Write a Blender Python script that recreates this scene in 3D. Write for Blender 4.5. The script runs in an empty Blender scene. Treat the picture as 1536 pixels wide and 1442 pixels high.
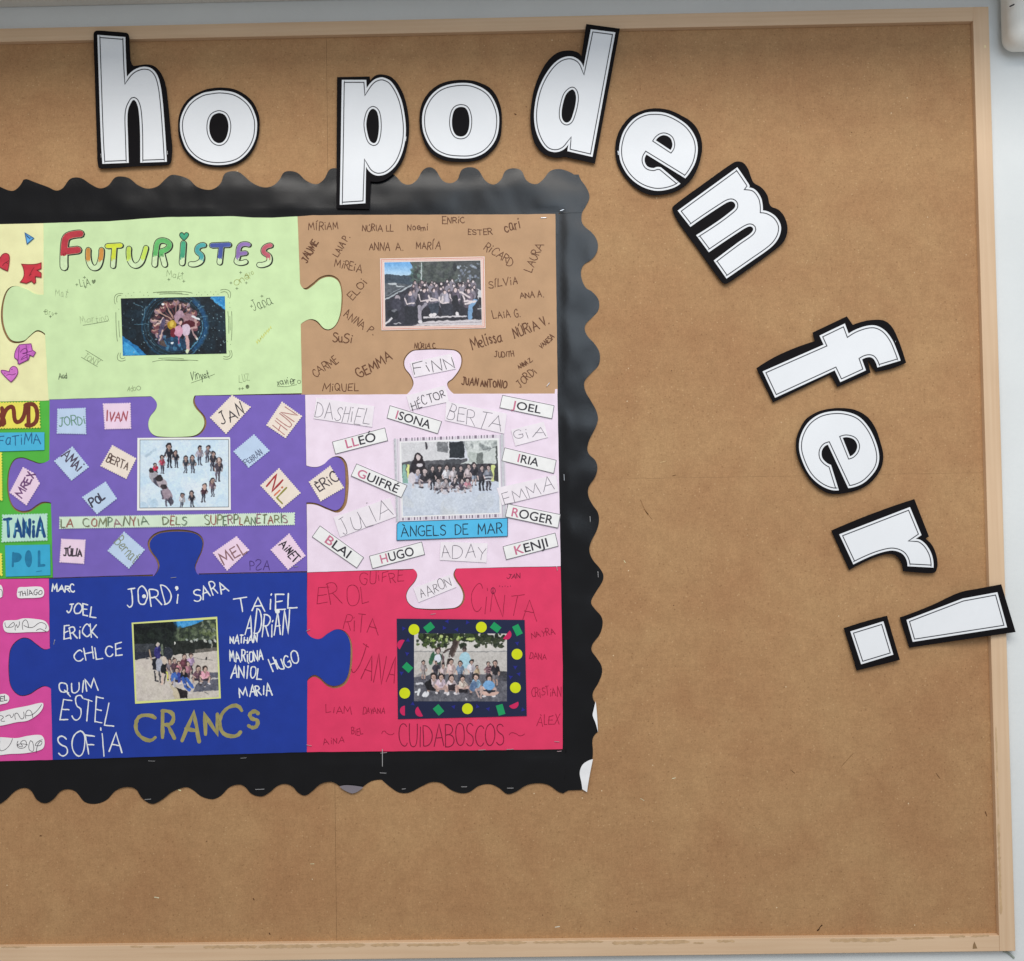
import bpy, bmesh, math, random
import numpy as np
from mathutils import Matrix, Vector, noise as mnoise
from mathutils.geometry import delaunay_2d_cdt
rng = random.Random(11)
S = bpy.context.scene
COL = S.collection

# ------------------------------------------------------------------ camera
FPX, CAMD = 1650.0, 1.8
fwd = np.array([-.0124, 1.0, .027]); fwd /= np.linalg.norm(fwd)
r0 = np.cross(fwd, [0, 0, 1.0]); r0 /= np.linalg.norm(r0)
u0 = np.cross(r0, fwd)
ROLL = .0168
RIGHT = math.cos(ROLL) * r0 - math.sin(ROLL) * u0
UP = math.sin(ROLL) * r0 + math.cos(ROLL) * u0
CAM = -fwd * CAMD
cd = bpy.data.cameras.new('camera')
cam = bpy.data.objects.new('camera', cd); COL.objects.link(cam)
cd.sensor_fit = 'HORIZONTAL'; cd.sensor_width = 36.0; cd.lens = FPX / 1536 * 36.0
cd.clip_start = .05; cd.clip_end = 50
cam.matrix_world = Matrix(((RIGHT[0], UP[0], -fwd[0], CAM[0]), (RIGHT[1], UP[1], -fwd[1], CAM[1]),
                           (RIGHT[2], UP[2], -fwd[2], CAM[2]), (0, 0, 0, 1)))
S.camera = cam

# ------------------------------------------------------------------ light
w = bpy.data.worlds.new('World'); S.world = w; w.use_nodes = True
bgn = w.node_tree.nodes['Background']
bgn.inputs[0].default_value = (1.0, .97, .94, 1); bgn.inputs[1].default_value = .32

def area(name, loc, target, sx, sy, power, color):
    d = bpy.data.lights.new(name, 'AREA'); d.shape = 'RECTANGLE'; d.size = sx; d.size_y = sy
    d.energy = power; d.color = color
    o = bpy.data.objects.new(name, d); COL.objects.link(o); o.location = loc
    o.rotation_euler = (Vector(target) - Vector(loc)).to_track_quat('-Z', 'Y').to_euler()
    return o
area('ceiling_lamp', (.20, -.90, 2.1), (.20, 0, -.2), 2.8, .40, 8, (1.0, .965, .92))
area('ceiling_lamp', (.10, -3.1, 2.5), (.10, 0, -.2), 3.4, 1.5, 111, (1.0, .965, .92))
area('window_light', (.80, -3.0, 1.0), (.40, 0, -.05), 1.7, 1.05, 26, (.72, .86, 1.0))
vs = S.view_settings
vs.view_transform = 'Standard'; vs.look = 'None'; vs.exposure = 0; vs.gamma = 1; vs.use_curve_mapping = False

# ------------------------------------------------------------------ helpers
def W(P, d):
    """points given on the picture of the board -> points of the plane d metres in front of the board"""
    P = np.asarray(P, float).reshape(-1, 2)
    d = np.broadcast_to(np.asarray(d, float), (len(P),))
    D = fwd + ((P[:, 0] - 768) / FPX)[:, None] * RIGHT - ((P[:, 1] - 721) / FPX)[:, None] * UP
    t = (-d - CAM[1]) / D[:, 1]
    return CAM + D * t[:, None]

def V(x0, y0, s):
    return lambda pts: [(x0 + p[0] / s, y0 + p[1] / s) + tuple(p[2:]) for p in pts]
ID = V(0, 0, 1)

def wave(P):
    x, y = P[:, 0], P[:, 1]
    return .0004 * np.sin(x / 57 + 1.3) * np.sin(y / 71 + .4) + .0003 * np.sin(x / 31 + y / 90 + 2) + .0002 * np.sin(y / 26 - x / 80)
def flat(P):
    return np.zeros(len(P))
def wave_black(P):
    out = np.zeros(len(P))
    for i, (x, y) in enumerate(P):
        n = .55 * mnoise.noise(Vector((x / 95, y / 60, 3.1))) + .35 * mnoise.noise(Vector((x / 42, y / 38, 8.2))) + .10 * mnoise.noise(Vector((x / 18, y / 20, 1.2)))
        k = 1.0; n += .25 * mnoise.noise(Vector((x / 150 + y / 40, y / 200, 5.5)))
        out[i] = .0016 + k * .0030 * n
        if y < 330: out[i] -= .0021 * max(0.0, min(1.0, (281 - y) / 26.0)) * (1 if x < 866 else 0)
        if x > 886.5 and y > 322: out[i] -= .12 * (x - 886.5) / 917
        top, bot = 337 - .0185 * x, 1141.5 - .0208 * (x - 79)
        r_ = max(0.0, min(1.0, max((top - 5 - y) / 22, (y - bot - 4) / 22, (x - 843) / 20)))
        out[i] = min(out[i], .0006 + .0044 * r_)
    return np.clip(out, .0001, .0050)

def lin(c):
    c = c / 255.0
    return c / 12.92 if c <= .04045 else ((c + .055) / 1.055) ** 2.4
EXPO = .95
def alb(c, cap=.86):
    return tuple(min(cap, lin(v) / EXPO) for v in c)

MATS = {}
def mat(c, kind='paper'):
    key = (tuple(c), kind)
    if key in MATS: return MATS[key]
    m = bpy.data.materials.new(kind); m.use_nodes = True
    N = m.node_tree.nodes; L = m.node_tree.links
    b = N['Principled BSDF']
    a = alb(c)
    rough, spec, var, sc, bump = {'paper': (.75, .25, .05, 60, .15), 'card': (.68, .30, .06, 35, .2), 'ink': (.6, .3, .10, 180, 0),
        'pencil': (.7, .2, .5, 420, 0), 'gloss': (.32, .4, .02, 30, .05), 'letter': (.55, .3, .012, 30, .1), 'blackcard': (.7, .1, .06, 35, .2), 'black': (.26, .36, .2, 25, .1), 'metal': (.3, .5, .02, 30, 0),
        'wall': (.6, .3, .03, 8, .4), 'plastic': (.45, .4, .03, 12, 0), 'marker': (.55, .3, .16, 90, 0), 'pastel': (.8, .1, .45, 120, 0)}[kind]
    b.inputs['Roughness'].default_value = rough
    b.inputs['Specular IOR Level'].default_value = spec
    if kind == 'metal': b.inputs['Metallic'].default_value = .9
    tc = N.new('ShaderNodeTexCoord')
    nz = N.new('ShaderNodeTexNoise'); nz.inputs['Scale'].default_value = sc; nz.inputs['Detail'].default_value = 5
    L.new(tc.outputs['Object'], nz.inputs['Vector'])
    rp = N.new('ShaderNodeValToRGB')
    rp.color_ramp.elements[0].position = .3; rp.color_ramp.elements[1].position = .7
    lo = tuple(v * (1 - var) for v in a); hi = tuple(min(.9, v * (1 + var)) for v in a)
    rp.color_ramp.elements[0].color = lo + (1,); rp.color_ramp.elements[1].color = hi + (1,)
    L.new(nz.outputs['Fac'], rp.inputs['Fac']); L.new(rp.outputs['Color'], b.inputs['Base Color'])
    if bump:
        n2 = N.new('ShaderNodeTexNoise'); n2.inputs['Scale'].default_value = 700 if kind != 'wall' else 160; n2.inputs['Detail'].default_value = 3
        L.new(tc.outputs['Object'], n2.inputs['Vector'])
        bp = N.new('ShaderNodeBump'); bp.inputs['Strength'].default_value = bump; bp.inputs['Distance'].default_value = .0006
        L.new(n2.outputs['Fac'], bp.inputs['Height']); L.new(bp.outputs['Normal'], b.inputs['Normal'])
    MATS[key] = m
    return m

def vcol_mat():
    if 'print' in MATS: return MATS['print']
    m = bpy.data.materials.new('printed_picture'); m.use_nodes = True
    N = m.node_tree.nodes; L = m.node_tree.links; b = N['Principled BSDF']
    at = N.new('ShaderNodeAttribute'); at.attribute_name = 'print'
    L.new(at.outputs['Color'], b.inputs['Base Color'])
    b.inputs['Roughness'].default_value = .42; b.inputs['Specular IOR Level'].default_value = .35
    MATS['print'] = m
    return m

def tag(o, label=None, cat=None, group=None, kind=None):
    for k, v in (('label', label), ('category', cat), ('group', group), ('kind', kind)):
        if v: o[k] = v
    return o

def build(name, verts, faces, mats, parent=None, fm=None, smooth=False):
    verts = np.asarray(verts, float)
    org = np.array(parent['_org'][:]) if parent is not None else verts.mean(0)
    me = bpy.data.meshes.new(name)
    me.from_pydata((verts - org).tolist(), [], [tuple(int(i) for i in f) for f in faces])
    for m in (mats if isinstance(mats, (list, tuple)) else [mats]): me.materials.append(m)
    if fm is not None: me.polygons.foreach_set('material_index', np.asarray(fm, np.int32))
    if smooth: me.polygons.foreach_set('use_smooth', np.ones(len(me.polygons), bool))
    me.update()
    o = bpy.data.objects.new(name, me); COL.objects.link(o)
    if parent is None:
        o.location = org.tolist(); o['_org'] = org.tolist()
    else:
        o.parent = parent; o['_org'] = org.tolist()
    return o

def empty(name, P, d):
    o = bpy.data.objects.new(name, None); COL.objects.link(o); o.empty_display_size = .02
    p = W([P], d)[0]; o.location = p.tolist(); o['_org'] = p.tolist()
    return o

def inside(P, loops):
    P = np.asarray(P); c = np.zeros(len(P), bool)
    for lp in loops:
        Q = np.asarray(lp)[:, :2]; n = len(Q)
        for i in range(n):
            x1, y1 = Q[i]; x2, y2 = Q[(i + 1) % n]
            if y1 == y2: continue
            m = ((y1 > P[:, 1]) != (y2 > P[:, 1])) & (P[:, 0] < (x2 - x1) * (P[:, 1] - y1) / (y2 - y1) + x1)
            c ^= m
    return c

def tess(loops, grid):
    pts, edges = [], []
    for lp in loops:
        q = []
        for p in lp:
            if not q or math.hypot(p[0] - q[-1][0], p[1] - q[-1][1]) > .02: q.append((p[0], p[1]))
        if math.hypot(q[0][0] - q[-1][0], q[0][1] - q[-1][1]) < .02: q.pop()
        if grid:
            s_ = []
            for p, n_ in zip(q, q[1:] + q[:1]):
                k = max(1, int(math.hypot(n_[0] - p[0], n_[1] - p[1]) / (grid * .6)))
                s_ += [(p[0] + (n_[0] - p[0]) * t / k, p[1] + (n_[1] - p[1]) * t / k) for t in range(k)]
            q = s_
        b = len(pts); pts += q
        edges += [(b + i, b + (i + 1) % len(q)) for i in range(len(q))]
    if grid:
        A = np.array(pts); x0, y0 = A.min(0); x1, y1 = A.max(0)
        gx = np.arange(x0 + grid * .5, x1, grid); gy = np.arange(y0 + grid * .5, y1, grid)
        if len(gx) and len(gy):
            G = np.array([(x + (j % 2) * grid * .4, y) for j, y in enumerate(gy) for x in gx])
            G = G[inside(G, loops)]
            pts += [tuple(g) for g in G]
    r = delaunay_2d_cdt([Vector(p) for p in pts], edges, [], 0, 1e-4)
    vv = np.array([(v.x, v.y) for v in r[0]]); ff = np.array([tuple(f) for f in r[2]])
    cen = vv[ff].mean(1)
    return vv, ff[inside(cen, loops)]

def sheet(name, loops, d, t, m, parent=None, grid=30, df=wave, smooth=True, lift=None):
    vv, ff = tess(loops, grid)
    dd = d + df(vv)
    if lift is not None: dd = dd + lift(vv)
    F = W(vv, dd)
    a, b, c = F[ff[:, 0]], F[ff[:, 1]], F[ff[:, 2]]
    ny = np.cross(b - a, c - a)[:, 1]
    ff = np.where((ny > 0)[:, None], ff[:, ::-1], ff)
    n = len(F); B = F + np.array([0, t, 0])
    faces = [tuple(f) for f in ff] + [tuple(n + i for i in f[::-1]) for f in ff]
    es = set()
    for f in ff:
        for i in range(3): es.add((int(f[i]), int(f[(i + 1) % 3])))
    verts = [F, B]; base = 2 * n
    for (i, j) in es:
        if (j, i) in es: continue
        verts.append(np.array([F[j], F[i], B[i], B[j]]))
        faces.append((base, base + 1, base + 2, base + 3)); base += 4
    return build(name, np.vstack(verts), faces, m, parent, smooth=smooth)

def unit(v):
    l = math.hypot(*v); return (v[0] / l, v[1] / l) if l > 1e-9 else (0, 0)

def smooth_loop(lp, closed=True, step=2.0):
    n = len(lp); out = []
    rngN = n if closed else n - 1
    def dirat(i, j, s):
        p = lp[i]
        if len(p) > 2 or (not closed and i in (0, n - 1)):
            return None
        a, b = lp[(i - 1) % n], lp[(i + 1) % n]
        return unit((b[0] - a[0], b[1] - a[1]))
    for i in range(rngN):
        j = (i + 1) % n; p, q = lp[i], lp[j]
        L_ = math.hypot(q[0] - p[0], q[1] - p[1]); k = max(1, int(L_ / step))
        d1, d2 = dirat(i, j, 1), dirat(j, i, -1)
        ch = unit((q[0] - p[0], q[1] - p[1]))
        if d1 is None and d2 is None:
            out.append((p[0], p[1])); continue
        if d1 is None: d1 = tuple(1.0 * (2 * c - e) for c, e in zip(ch, d2)); d1 = unit(d1)
        if d2 is None: d2 = unit(tuple(2 * c - e for c, e in zip(ch, d1)))
        for s in range(k):
            t = s / k; h00 = 2*t**3 - 3*t*t + 1; h10 = t**3 - 2*t*t + t; h01 = -2*t**3 + 3*t*t; h11 = t**3 - t*t
            out.append((h00*p[0] + h10*L_*d1[0] + h01*q[0] + h11*L_*d2[0], h00*p[1] + h10*L_*d1[1] + h01*q[1] + h11*L_*d2[1]))
    if not closed: out.append(tuple(lp[-1][:2]))
    return out

def area2(lp):
    return sum(lp[i][0] * lp[(i + 1) % len(lp)][1] - lp[(i + 1) % len(lp)][0] * lp[i][1] for i in range(len(lp))) / 2

def offset(lp, k):
    """k > 0 grows the loop"""
    s = 1 if area2(lp) > 0 else -1
    n = len(lp); out = []
    for i in range(n):
        p = lp[i]; a = lp[(i - 1) % n]; b = lp[(i + 1) % n]
        d1 = unit((p[0] - a[0], p[1] - a[1])); d2 = unit((b[0] - p[0], b[1] - p[1]))
        n1 = (d1[1] * s, -d1[0] * s); n2 = (d2[1] * s, -d2[0] * s)
        m = unit((n1[0] + n2[0], n1[1] + n2[1])); c = max(.33, m[0] * n1[0] + m[1] * n1[1])
        out.append((p[0] + m[0] * k / c, p[1] + m[1] * k / c))
    return out

class Ink:
    def __init__(self): self.v = []; self.d = []; self.f = []; self.m = []; self.k = 0
    def ribbon(self, pts, wd, closed=False, mi=0, cap=True, dz=None, mfun=None, vary=.0):
        pts = [p[:2] for p in pts]
        if closed: pts = pts + [pts[0]]
        den = [pts[0]]
        for p0_, p1_ in zip(pts[:-1], pts[1:]):
            k_ = max(1, int(math.hypot(p1_[0] - p0_[0], p1_[1] - p0_[1]) / 8))
            den += [(p0_[0] + (p1_[0] - p0_[0]) * t_ / k_, p0_[1] + (p1_[1] - p0_[1]) * t_ / k_) for t_ in range(1, k_ + 1)]
        pts = den
        q = [pts[0]]
        for p in pts[1:]:
            if math.hypot(p[0] - q[-1][0], p[1] - q[-1][1]) > .05: q.append(tuple(p[:2]))
        if closed and math.hypot(q[0][0] - q[-1][0], q[0][1] - q[-1][1]) < .05: q.pop()
        n = len(q)
        if n < 2:
            self.dot(q[0], wd / 2, mi); return
        z = (self.k % 5) * .00003 if dz is None else dz
        self.k += 1
        b = len(self.v)
        for i in range(n):
            p = q[i]
            a = q[i - 1] if (i or closed) else None; c = q[(i + 1) % n] if (i < n - 1 or closed) else None
            d1 = unit((p[0] - a[0], p[1] - a[1])) if a else None
            d2 = unit((c[0] - p[0], c[1] - p[1])) if c else None
            d1 = d1 or d2; d2 = d2 or d1
            m = unit((d1[0] + d2[0], d1[1] + d2[1]))
            if m == (0, 0): m = d1
            co = max(.5, m[0] * d1[0] + m[1] * d1[1]); h = wd / 2 / co * (1 + vary * rng.uniform(-1, 1))
            self.v += [(p[0] - m[1] * h, p[1] + m[0] * h), (p[0] + m[1] * h, p[1] - m[0] * h)]
            self.d += [z, z]
        for i in range(n if closed else n - 1):
            j = (i + 1) % n
            self.f.append((b + 2*i, b + 2*i + 1, b + 2*j + 1, b + 2*j))
            self.m.append(mi if mfun is None else mfun(q[i]))
        if cap and not closed:
            for (p, o, s) in ((q[0], q[1], 0), (q[-1], q[-2], 2 * (n - 1))):
                d = unit((p[0] - o[0], p[1] - o[1])); a0 = math.atan2(d[1], d[0]); ring = []
                for t in range(1, 4):
                    a = a0 - math.pi / 2 + math.pi * t / 4
                    ring.append(len(self.v)); self.v.append((p[0] + math.cos(a) * wd / 2, p[1] + math.sin(a) * wd / 2)); self.d.append(z)
                L_, R_ = b + s, b + s + 1
                # left/right order differs by end
                e1 = (p[0] + math.cos(a0 - math.pi / 2) * wd / 2, p[1] + math.sin(a0 - math.pi / 2) * wd / 2)
                vL = self.v[L_]
                first, last = (L_, R_) if math.hypot(vL[0] - e1[0], vL[1] - e1[1]) < wd * .5 else (R_, L_)
                self.f.append((first,) + tuple(ring) + (last,)); self.m.append(mi if mfun is None else mfun(p))
    def dot(self, p, r, mi=0, n=10):
        b = len(self.v)
        for i in range(n):
            a = 2 * math.pi * i / n; self.v.append((p[0] + r * math.cos(a), p[1] + r * math.sin(a))); self.d.append(.00015)
        self.f.append(tuple(range(b, b + n))); self.m.append(mi)
    def poly(self, lp, mi=0, dz=0.0, grid=10):
        vv, ff = tess([lp], grid); b = len(self.v)
        self.v += [tuple(p) for p in vv]; self.d += [dz] * len(vv)
        self.f += [tuple(b + i for i in f) for f in ff]; self.m += [mi] * len(ff)
    def obj(self, name, d, mats, parent, df=wave, lift=None):
        vv = np.array(self.v); dd = d + np.array(self.d) + df(vv)
        if lift is not None: dd = dd + lift(vv)
        P = W(vv, dd); fs = []
        for f in self.f:
            a, b, c = P[f[0]], P[f[1]], P[f[2]]
            fs.append(f[::-1] if np.cross(b - a, c - a)[1] > 0 else f)
        return build(name, P, fs, mats, parent, fm=self.m)

# ------------------------------------------------------------------ single stroke handwriting
FONT = {
'A': '0,0 4,10 8,0;1.4,3.8 6.6,3.8', 'B': '0,0 0,10;~0,10 4,9.8 5.6,8 4.6,6 0.3,5.3;~.3,5.3 5,5 6.4,3 5,.6 0,0', 'C': '~6.5,8.6 4.5,10 1.5,8.8 0,5 1.4,1.2 4.5,0 6.6,1.4',
'D': '0,0 .2,10;~.2,10 4.5,9.2 6.8,5.5 5,1.2 0,0', 'E': '5.5,10 0,10 0,0 5.6,0;0,5.2 4.4,5.2', 'F': '5.6,10 0,9.8 0,0;0,5.2 4.2,5.3',
'G': '~6.5,8.6 4.5,10 1.5,8.8 0,5 1.4,1.2 4.5,0 6.8,1.6 6.8,4.4;6.9,4.6 4,4.5', 'H': '0,0 .2,10;6.4,0 6.4,10;.1,5.2 6.4,5.2', 'I': '0,0 0,10',
'J': '~5,10 5.1,4 4.4,.9 2.4,0 .4,1.4;2.4,10 7,10', 'K': '0,0 0,10;6,9.8 .2,4.6 6.2,0', 'L': '0,10 0,0 5.4,0', 'M': '0,0 .8,10 4.2,3 7.6,10 8.6,0', 'N': '0,0 .2,10 6.2,0 6.6,10',
'O': '~3.6,10 1,8.6 0,5 1,1.3 3.6,0 6.3,1.4 7.2,5 6.2,8.7 3.6,10', 'P': '0,0 0,10;~0,10 4.5,9.8 6,7.6 4.5,5.4 0,4.8', 'Q': '~3.6,10 1,8.6 0,5 1,1.3 3.6,0 6.3,1.4 7.2,5 6.2,8.7 3.6,10;4.6,2.6 7.6,-1',
'R': '0,0 0,10;~0,10 4.5,9.8 5.8,7.7 4.5,5.6 0,5;2.4,5.1 6.2,0', 'S': '~5.8,8.8 3.6,10 1,9.2 .6,7 3,5.4 5.6,4 5.8,1.4 3,0 0,1.2', 'T': '0,10 7,10;3.5,10 3.5,0',
'U': '~0,10 .1,3.4 1.4,.6 3.4,0 5.4,.8 6.4,3.6 6.4,10', 'V': '0,10 3.4,0 6.8,10', 'W': '0,10 2,0 4.4,7 6.6,0 8.8,10', 'X': '0,0 6,10;0,10 6.2,0', 'Y': '0,10 3.2,5 6.4,10;3.2,5 3,0', 'Z': '0,10 6,10 0,0 6.2,0',
'a': '~5,5.6 2.4,6.4 .3,4 .8,.9 3,0 5,2.4;5.1,6.2 5,1.2 5.8,0', 'b': '0,10 0,0;~0,4.4 2.4,6.2 4.8,4.4 4.4,1 2,0 0,1', 'c': '~4.8,5.2 2.6,6.3 .4,4.4 .5,1.6 2.6,0 5,1', 'd': '~5,4.6 2.4,6.2 .2,4 .6,.8 2.8,0 5,2;5,10 5,0',
'e': '~.3,3.3 4.6,3.6 4.4,5.6 2.6,6.4 .5,4.6 .4,1.8 2.4,0 4.8,1', 'i': '0,6 0,0;0,8.4 .1,8.9', 'k': '0,10 0,0;4.4,6 .2,2.8 4.6,0', 'l': '0,10 0,1 .8,0', 'm': '0,6 0,0;~0,4 1.8,6.1 3,4.6 3,0;~3,4 4.9,6.1 6.2,4.6 6.2,0', 'n': '0,6 0,0;~0,4 2,6.2 4,4.8 4.2,0',
'o': '~2.6,6.3 .6,5 .2,2.6 1.2,.4 3,0 4.8,1.6 5,4 2.6,6.3', 'r': '0,6 0,0;~0,3.6 1.6,5.8 3.4,5.6', 's': '~3.8,5.6 1.8,6.3 .5,5 2,3.4 3.8,2 2.8,.2 .2,.6', 't': '~1.6,10 1.6,1.6 2.4,.1 3.8,.6;0,6.4 3.8,6.4', 'u': '~0,6 .2,1.6 1.8,0 4,2.2;4.2,6 4.2,0', 'v': '0,6 2.2,0 4.4,6', 'x': '0,0 4.4,6;0,6 4.4,0', 'y': '0,6 2.2,1;4.6,6 1.4,-3.4',
'2': '~0,8 2,10 5,9.4 5.2,6.8 0,0 6,.2', '.': '0,0 .3,.3', '~': '~0,4 2,6.4 5,5 8,3 11,5', '-': '0,5 3,5'}
ACC = {'À': ('A', '2.6,12.6 4.4,11.2'), 'Á': ('A', '3.6,11.2 5.4,12.6'), 'É': ('E', '2,11.2 4,12.8'), 'È': ('E', '1.6,12.8 3.6,11.4'), 'Í': ('I', '-.3,11.2 1.4,13'), 'Ó': ('O', '3,11.2 5,12.8'), 'Ú': ('U', '2.8,11.2 4.6,13'), 'İ': ('I', '0,11.8 .2,12.3')}
DRAWN = {}
def glyph(ch):
    acc = None
    if ch in ACC: ch, acc = ACC[ch]
    sc = 1.0
    if ch not in FONT:
        ch = ch.upper(); sc = .72
        if ch not in FONT: return [], 3.0
    out = []
    for st in FONT[ch].split(';') + ([acc] if acc else []):
        cur = st.startswith('~'); st = st.lstrip('~')
        pts = [tuple(float(a) * sc for a in p.split(',')) for p in st.split()]
        out.append((cur, pts))
    wd = max(p[0] for c, s in out for p in s)
    return out, wd

def handwrite(ink, text, view, cx, cy, w_, h_, ang=0, sw=1.6, jit=.35, mi=0, track=2.2, mis=None):
    """text centred on (cx, cy) of the view, w_ wide and h_ tall, ang degrees counter-clockwise"""
    strokes = []; x = 0; lo, hi = 1e9, -1e9
    for n, ch in enumerate(text):
        if ch == ' ': x += 4.5; continue
        g, wd = glyph(ch)
        if wd < 1.5: x += .9
        q_ = jit / .35; sy = 1 + rng.uniform(-.12, .12) * q_; dy = rng.uniform(-.7, .7) * q_; sl = rng.uniform(-.13, .13) * q_; sx = 1 + rng.uniform(-.14, .14) * q_; rt = rng.uniform(-.07, .07) * q_
        for cur, pts in g:
            q = [(x + (p[0] + sl * p[1]) * sx + rng.uniform(-jit, jit), p[1] * sy + rt * p[0] + dy + rng.uniform(-jit, jit)) for p in pts]
            if len(pts) > 2 and pts[0] == pts[-1]: q[-1] = (q[0][0] + rng.uniform(-.5, .5), q[0][1] + rng.uniform(-.3, .3))
            q = smooth_loop(q, False, .9) if cur else [tuple((1 - t / 4) * a + t / 4 * b + (rng.uniform(-.1, .1) if 0 < t < 4 else 0) for a, b in zip(q[i], q[i + 1])) for i in range(len(q) - 1) for t in range(4)] + [q[-1]]
            strokes.append((q, n))
        x += wd * sx + track + (.9 if wd < 1.5 else 0)
    X = [p[0] for s, n in strokes for p in s]
    x0, x1 = min(X), max(X)
    kx = w_ / max(x1 - x0, 1.5); ky = h_ / 10.0
    if len(text) <= 1: kx = min(kx, ky * 1.6)
    ca, sa = math.cos(math.radians(ang)), math.sin(math.radians(ang))
    for s, n in strokes:
        P = []
        for p in s:
            u = (p[0] - (x0 + x1) / 2) * kx; v = -(p[1] - 5) * ky
            P.append((cx + u * ca + v * sa, cy - u * sa + v * ca))
        ink.ribbon(view(P), sw, mi=(mis[n % len(mis)] if mis else mi), vary=.22)

def words(parent, d, view, rows, color, sw, kind='ink', name='handwritten_name', **kw):
    for r in rows:
        ink = Ink(); rr = list(r); o = {}
        if isinstance(rr[-1], dict): o = rr.pop()
        k = dict(kw); k.update(o)
        c = k.pop('color', color); s = k.pop('sw', sw); kd = k.pop('kind', kind)
        handwrite(ink, rr[0], view, *rr[1:], sw=s, **k)
        ink.obj(name, d, [mat(c, kd)], parent)

TXT = {}
def printed(ink, text, view, cx, cy, w_, h_, ang, first=1):
    if text not in TXT:
        def mk(s):
            c = bpy.data.curves.new('t', 'FONT'); c.body = s; c.size = 1; c.offset = .012
            o = bpy.data.objects.new('t', c); COL.objects.link(o); bpy.context.view_layer.update()
            dg = bpy.context.evaluated_depsgraph_get()
            me = bpy.data.meshes.new_from_object(o.evaluated_get(dg))
            v = np.array([x.co[:2] for x in me.vertices]); f = [tuple(p.vertices) for p in me.polygons]
            bpy.data.objects.remove(o); bpy.data.curves.remove(c); bpy.data.meshes.remove(me)
            return v, f
        v, f = mk(text); lim = mk(text[:first])[0][:, 0].max()
        TXT[text] = (v, f, lim)
    v, f, lim = TXT[text]
    cap = .70
    x0, x1 = v[:, 0].min(), v[:, 0].max()
    u = (v[:, 0] - (x0 + x1) / 2) * w_ / (x1 - x0); q = -(v[:, 1] - cap / 2) * h_ / cap
    ca, sa = math.cos(math.radians(ang)), math.sin(math.radians(ang))
    P = np.c_[cx + u * ca + q * sa, cy - u * sa + q * ca]
    b = len(ink.v); ink.v += [tuple(p) for p in view(P.tolist())]; ink.d += [0.0] * len(P)
    for fc in f:
        ink.f.append(tuple(b + i for i in fc)); ink.m.append(1 if v[list(fc), 0].mean() <= lim + .01 else 0)

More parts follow.
